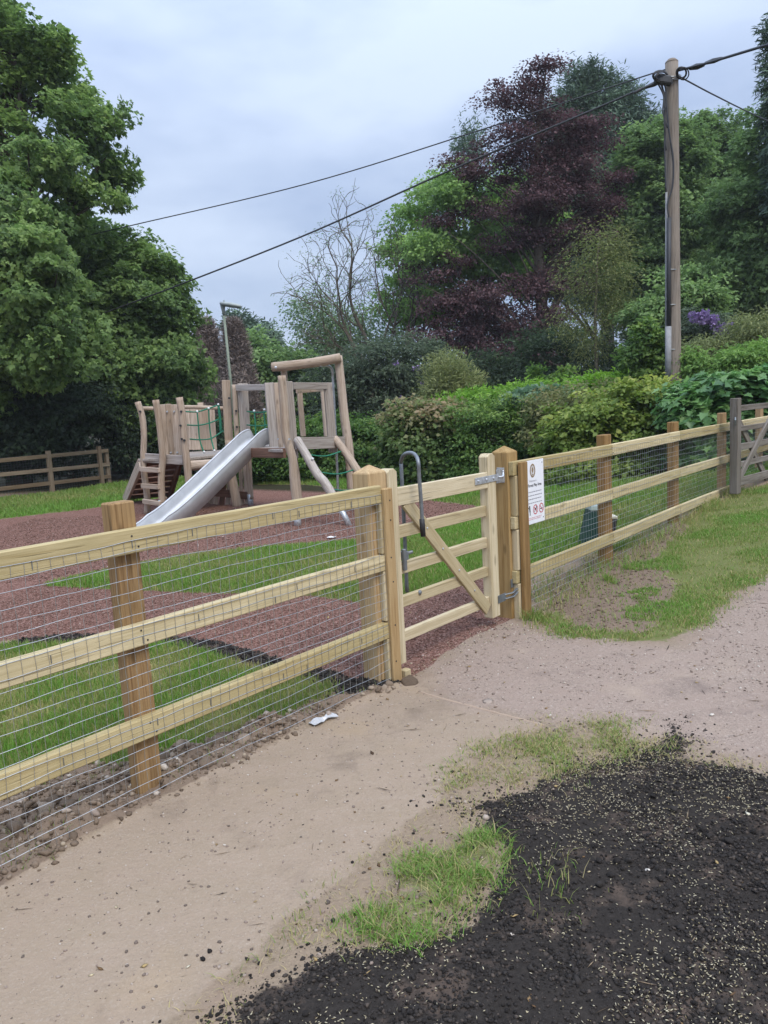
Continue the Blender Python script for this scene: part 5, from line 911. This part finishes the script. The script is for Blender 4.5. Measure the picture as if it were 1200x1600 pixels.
tree('fir_tree', 'dark tall conifer cut off by the right edge of the picture, rising above the oaks', 'tree', L_CYP, [PB(1222, 70, 26, 20, 40), PB(1220, 130, 26, 24, 40), PB(1228, 40, 26, 22, 40), PB(1250, 170, 26, 48, 60), PB(1262, 260, 26, 60, 80)], 220, 90, .2, .42, [(1245, 600), (1240, 300), (1225, 20)], 26., .3, .06, 10, 77, shape='strip', asp=.25, droop=.5, up=.2, outw=.8, tint0=.35)
tree('willow_sapling', 'slender olive green tree with thin pale stem, left of the utility pole', 'tree', L_OLIVE, [PB(935, 385, 24, 42, 26), PB(965, 400, 24, 26, 26), PB(915, 420, 24, 38, 30), PB(955, 440, 24, 42, 32), PB(905, 465, 24, 36, 30), PB(945, 490, 24, 48, 30), PB(925, 535, 24, 38, 34), PB(985, 430, 24, 24, 30), PB(890, 505, 24, 24, 30), PB(955, 365, 24, 22, 20)], 150, 60, .10, .62, [(935, 600), (930, 520), (932, 440), (935, 380)], 24., .06, .02, 30, 81, bark=BARKP, asp=.3, droop=.35, flat=1.1, tint0=.42, shell=.2)
# shrub belt under the trees
Ys = 25.
tree('rhododendron', 'large dark rhododendron with a few faded violet flowers, behind the tall log post', 'shrub', L_RHO, [PB(570, 570, Ys, 70, 42), PB(630, 565, Ys, 65, 45), PB(520, 600, Ys, 55, 42), PB(590, 620, Ys, 90, 50), PB(670, 590, Ys, 50, 60), PB(640, 640, Ys, 70, 40), PB(540, 650, Ys, 70, 40), PB(690, 640, Ys, 50, 40)], 420, 62, .15, .5, [(600, 720), (600, 650), (600, 590)], Ys, .1, .04, 20, 83, asp=.34, tint0=.45, top_light=.15)
def flowers(label, pts, Y, rad_, n, seed, name='rhododendron', group='violet rhododendron flowers'):
    return pts
rh = [o for o in COL.objects if o.name == 'rhododendron'][0]
C = np.array([at(x, y, Ys-2.2) for x, y in ((650, 575), (662, 600), (618, 568), (628, 622))]); [foliage('flower_head', L_FLOW, rh, C[i:i+1], .09, 16, .06, 85+i, flat=1., asp=.9, tint0=.35, ctr=np.zeros(3)) for i in range(len(C))]
tree('dark_holly', 'dark evergreen bushes in the shade below the copper beech and olive green tree', 'shrub', L_DARK, [PB(760, 590, 27, 80, 40), PB(850, 560, 27, 70, 50), PB(930, 570, 26, 60, 50), PB(1000, 560, 25, 60, 50), PB(900, 600, 25, 80, 30), PB(980, 600, 24, 60, 30), PB(730, 620, 27, 70, 40), PB(820, 610, 26, 70, 35)], 420, 70, .13, .55, [(860, 680), (860, 620), (860, 570)], 26.5, .08, .03, 16, 87, tint0=.55)
tree('golden_conifer', 'soft yellow green bush left of the bright laurel, below the copper beech', 'shrub', L_OLIVE, [PB(700, 590, 20.5, 34, 36), PB(685, 625, 20.5, 34, 32), PB(725, 615, 20.5, 34, 30), PB(700, 650, 20.5, 46, 26)], 240, 60, .11, .32, [(700, 700), (700, 650), (700, 590)], 20.5, .05, .02, 10, 89, shape='strip', asp=.2, up=.3, tint0=.6, droop=-.3, flat=1.2, shell=.3)
bush('lilac_bush', 'broad fresh green bush behind the utility pole, above the violet flowers', L_OAK, [PB(1060, 468, 23, 60, 26), PB(1100, 475, 23, 36, 22), PB(1020, 490, 23, 50, 28), PB(1050, 510, 23, 60, 28)], 240, 70, .14, .42, (1060, 600), 23., 91, tint0=.6, top_light=.15, shell=.25, shoots=.5)
r = bush('rhododendron', 'rhododendron bush with bright violet flower heads, right of the utility pole', L_RHO, [PB(1100, 515, 21, 50, 26), PB(1075, 510, 21, 30, 24), PB(1135, 525, 21, 34, 22), PB(1110, 545, 21, 50, 24)], 150, 50, .13, .36, (1100, 600), 21., 93, asp=.34, tint0=.4)
C = np.array([at(x, y, 20.1) for x, y in ((1093, 495), (1102, 490), (1087, 500), (1115, 497), (1112, 504), (1096, 503), (1128, 512), (1139, 509), (1124, 520), (1082, 492), (1119, 512), (1105, 500), (1133, 516))]); [foliage('flower_head', L_FLOW, r, C[i:i+1], .11, 60, .065, 95+i, flat=.9, asp=.9, tint0=.62, ctr=np.zeros(3)) for i in range(len(C))]
bush('narrow_leaved_shrub', 'grey green narrow leaved shrub between the utility pole and the violet flowers', L_OLIVE, [PB(1100, 545, 18.5, 36, 26), PB(1075, 560, 18.5, 28, 26), PB(1120, 560, 18.5, 30, 22)], 150, 50, .13, .32, (1100, 620), 18.5, 97, asp=.22, droop=.7, tint0=.4)
bush('narrow_leaved_shrub', 'grey green narrow leaved shrub at the right edge above the big leaved maple', L_OLIVE, [PB(1180, 510, 18.5, 40, 30), PB(1155, 530, 18.5, 30, 24), PB(1215, 530, 18.5, 40, 34)], 150, 50, .13, .34, (1180, 620), 18.5, 99, asp=.22, droop=.6, tint0=.42)
bush('ash_sapling', 'light green ash saplings behind the big leaved maple on the right', L_LIME, [PB(1160, 560, 15.5, 46, 22), PB(1120, 578, 15.5, 34, 18), PB(1195, 556, 15.5, 36, 26), PB(1085, 570, 15.5, 22, 26), PB(1130, 600, 15.5, 60, 20)], 260, 46, .11, .24, (1150, 640), 15.5, 101, asp=.34, droop=.3, tint0=.35)
bush('elder_sapling', 'upright fresh green sapling stems left of the utility pole foot', L_HEDGE, [PB(1005, 530, 17, 16, 34), PB(1028, 545, 17, 22, 34), PB(990, 560, 17, 18, 28), PB(1030, 585, 17, 40, 22), PB(880, 590, 18, 14, 18), PB(840, 588, 18, 10, 16)], 200, 40, .10, .2, (1015, 630), 17., 103, tint0=.6, asp=.6)
bush('laurel_hedge', 'bright lime green cherry laurel hedge on the bank, behind the mixed hedge', L_LAUREL, [PB(x, y, 17.6, 42, 16, .8) for x, y in ((745, 628), (790, 622), (835, 617), (880, 612), (925, 607), (970, 600), (1010, 598), (1035, 592), (720, 636))]+[PB(x, y+20, 17.2, 48, 18, .8) for x, y in ((750, 632), (820, 622), (890, 616), (960, 608), (1020, 602))], 520, 44, .12, .26, (880, 680), 17.4, 105, cat='hedge', nl=12, asp=.36, up=.9, droop=-.5, tint0=.55, top_light=.1)
# the mixed hedge along the lawn, one plant after another
def seg(name, label, mat, tops, base_y, Y, ncl, per, size, cr, seed, depth=.7, cat='hedge', **kw):
    bb = []
    for x, yt, rx in tops:
        yb = base_y(x) if callable(base_y) else base_y; n = 3
        for k in range(n): y = yt+(yb-yt)*(k+.35)/n; bb.append(PB(x, y, Y, rx, (yb-yt)/n*.72, depth, .12*(n-1-k)))
    kw.setdefault('shoots', .28)
    return bush(name, label, mat, bb, ncl, per, size, cr, (tops[len(tops)//2][0], base_y(0) if callable(base_y) else base_y), Y, seed, cat, 16, **kw)
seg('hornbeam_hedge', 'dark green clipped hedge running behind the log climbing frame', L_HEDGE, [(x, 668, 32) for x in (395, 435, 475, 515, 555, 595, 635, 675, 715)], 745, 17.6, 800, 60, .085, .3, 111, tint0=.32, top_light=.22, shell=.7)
seg('hazel_hedge', 'hedge stretch with pinkish bronze young leaves, left of the gate hoop', L_REDH, [(x, y, 30) for x, y in ((630, 652), (660, 643), (695, 645), (725, 652))], 757, 15.6, 420, 52, .10, .3, 113, tint0=.42, top_light=.2, young=.42, tvar=.12, shell=.7, asp=.8)
seg('hornbeam_hedge', 'small leaved mid green hedge stretch directly behind the gate', L_HEDGE, [(x, y, 34) for x, y in ((730, 650), (770, 640), (810, 640), (850, 645))], 760, 15., 560, 60, .065, .26, 115, tint0=.45, top_light=.25, young=.15, shell=.7)
seg('bramble_hedge', 'brownish green bramble hedge stretch above the sign', L_BRAM, [(x, y, 30) for x, y in ((850, 634), (885, 628), (920, 624), (960, 622))], 700, 13.9, 300, 48, .075, .25, 117, tint0=.45, shell=.7)
seg('hazel_hedge', 'yellow green hazel hedge stretch behind the first fence post right of the sign', L_HAZEL, [(x, y, 34) for x, y in ((880, 655), (920, 645), (960, 632), (1000, 622), (1035, 616))], 765, 12.8, 640, 50, .085, .25, 119, tint0=.38, top_light=.22, young=.12, shell=.6, asp=.8)
bush('guelder_rose', 'bluish green plant topping the hedge between the brambles and the laurel', L_BLUE, [PB(840, 622, 15.2, 40, 14), PB(815, 630, 15.2, 26, 12), PB(870, 620, 15.2, 26, 12)], 110, 40, .12, .22, (840, 690), 15.2, 121, asp=.8, tint0=.5)
bl = [PB(x, y, 11.9, rx, 26, .55) for x, y, rx in ((1080, 625, 34), (1120, 612, 40), (1165, 605, 40), (1205, 600, 40), (1075, 655, 32), (1120, 650, 40), (1170, 645, 40), (1215, 650, 40), (1090, 690, 36), (1140, 700, 40), (1190, 700, 40), (1100, 725, 40), (1230, 690, 40))]
bush('maple_thicket', 'dense big leaved maple thicket behind the far right fence and grey field gate', L_BIG, bl, 420, 22, .125, .24, (1130, 760), 12.1, 123, shape='lobed', asp=.75, up=1.1, outw=.7, tint0=.5, top_light=.3, cat='shrub')
# far-off wood closing the horizon
rgd = np.random.default_rng(8); C = []
for i in range(420):
    x = rgd.uniform(-900, 2100); Y_ = rgd.uniform(50, 64); yh = 640-.055*(x-600)
    C.append(at(x, yh-rgd.uniform(-8, 45+25*math.sin(x*.011)+(60 if x > 650 or x < 250 else 0)), Y_))
dw = foliage('far_off_wood', L_OAK, None, C, 2.2, 60, .6, 131, tint0=.35, flat=.7); struct(dw, 'stuff'); dw['label'] = 'far-off trees closing the horizon'; dw['category'] = 'trees'

GR = {'rhododendron': 'rhododendrons', 'hornbeam_hedge': 'hornbeam stretches of the hedge', 'hazel_hedge': 'hazel stretches of the hedge', 'narrow_leaved_shrub': 'grey green narrow leaved shrubs', 'timber_fence': 'timber rail fences'}
for o in COL.objects:
    b_ = o.name.split('.')[0]
    if o.parent is None and b_ in GR and 'label' in o: o['group'] = GR[b_]

# ------------------------------------------------------------------ damp air
hm = bpy.data.materials.new('haze'); hm.use_nodes = True; hn = hm.node_tree.nodes; hn.remove(hn['Principled BSDF']); hv = hn.new('ShaderNodeVolumePrincipled'); hv.inputs['Color'].default_value = (.90, .94, 1, 1); hv.inputs['Density'].default_value = .0006; hm.node_tree.links.new(hv.outputs[0], hn['Material Output'].inputs['Volume'])
hb_ = MB().box((0, 180, 8.5), (600, 0, 0), (0, 480, 0), (0, 0, 21)).build('haze', hm, None); struct(hb_, 'stuff')
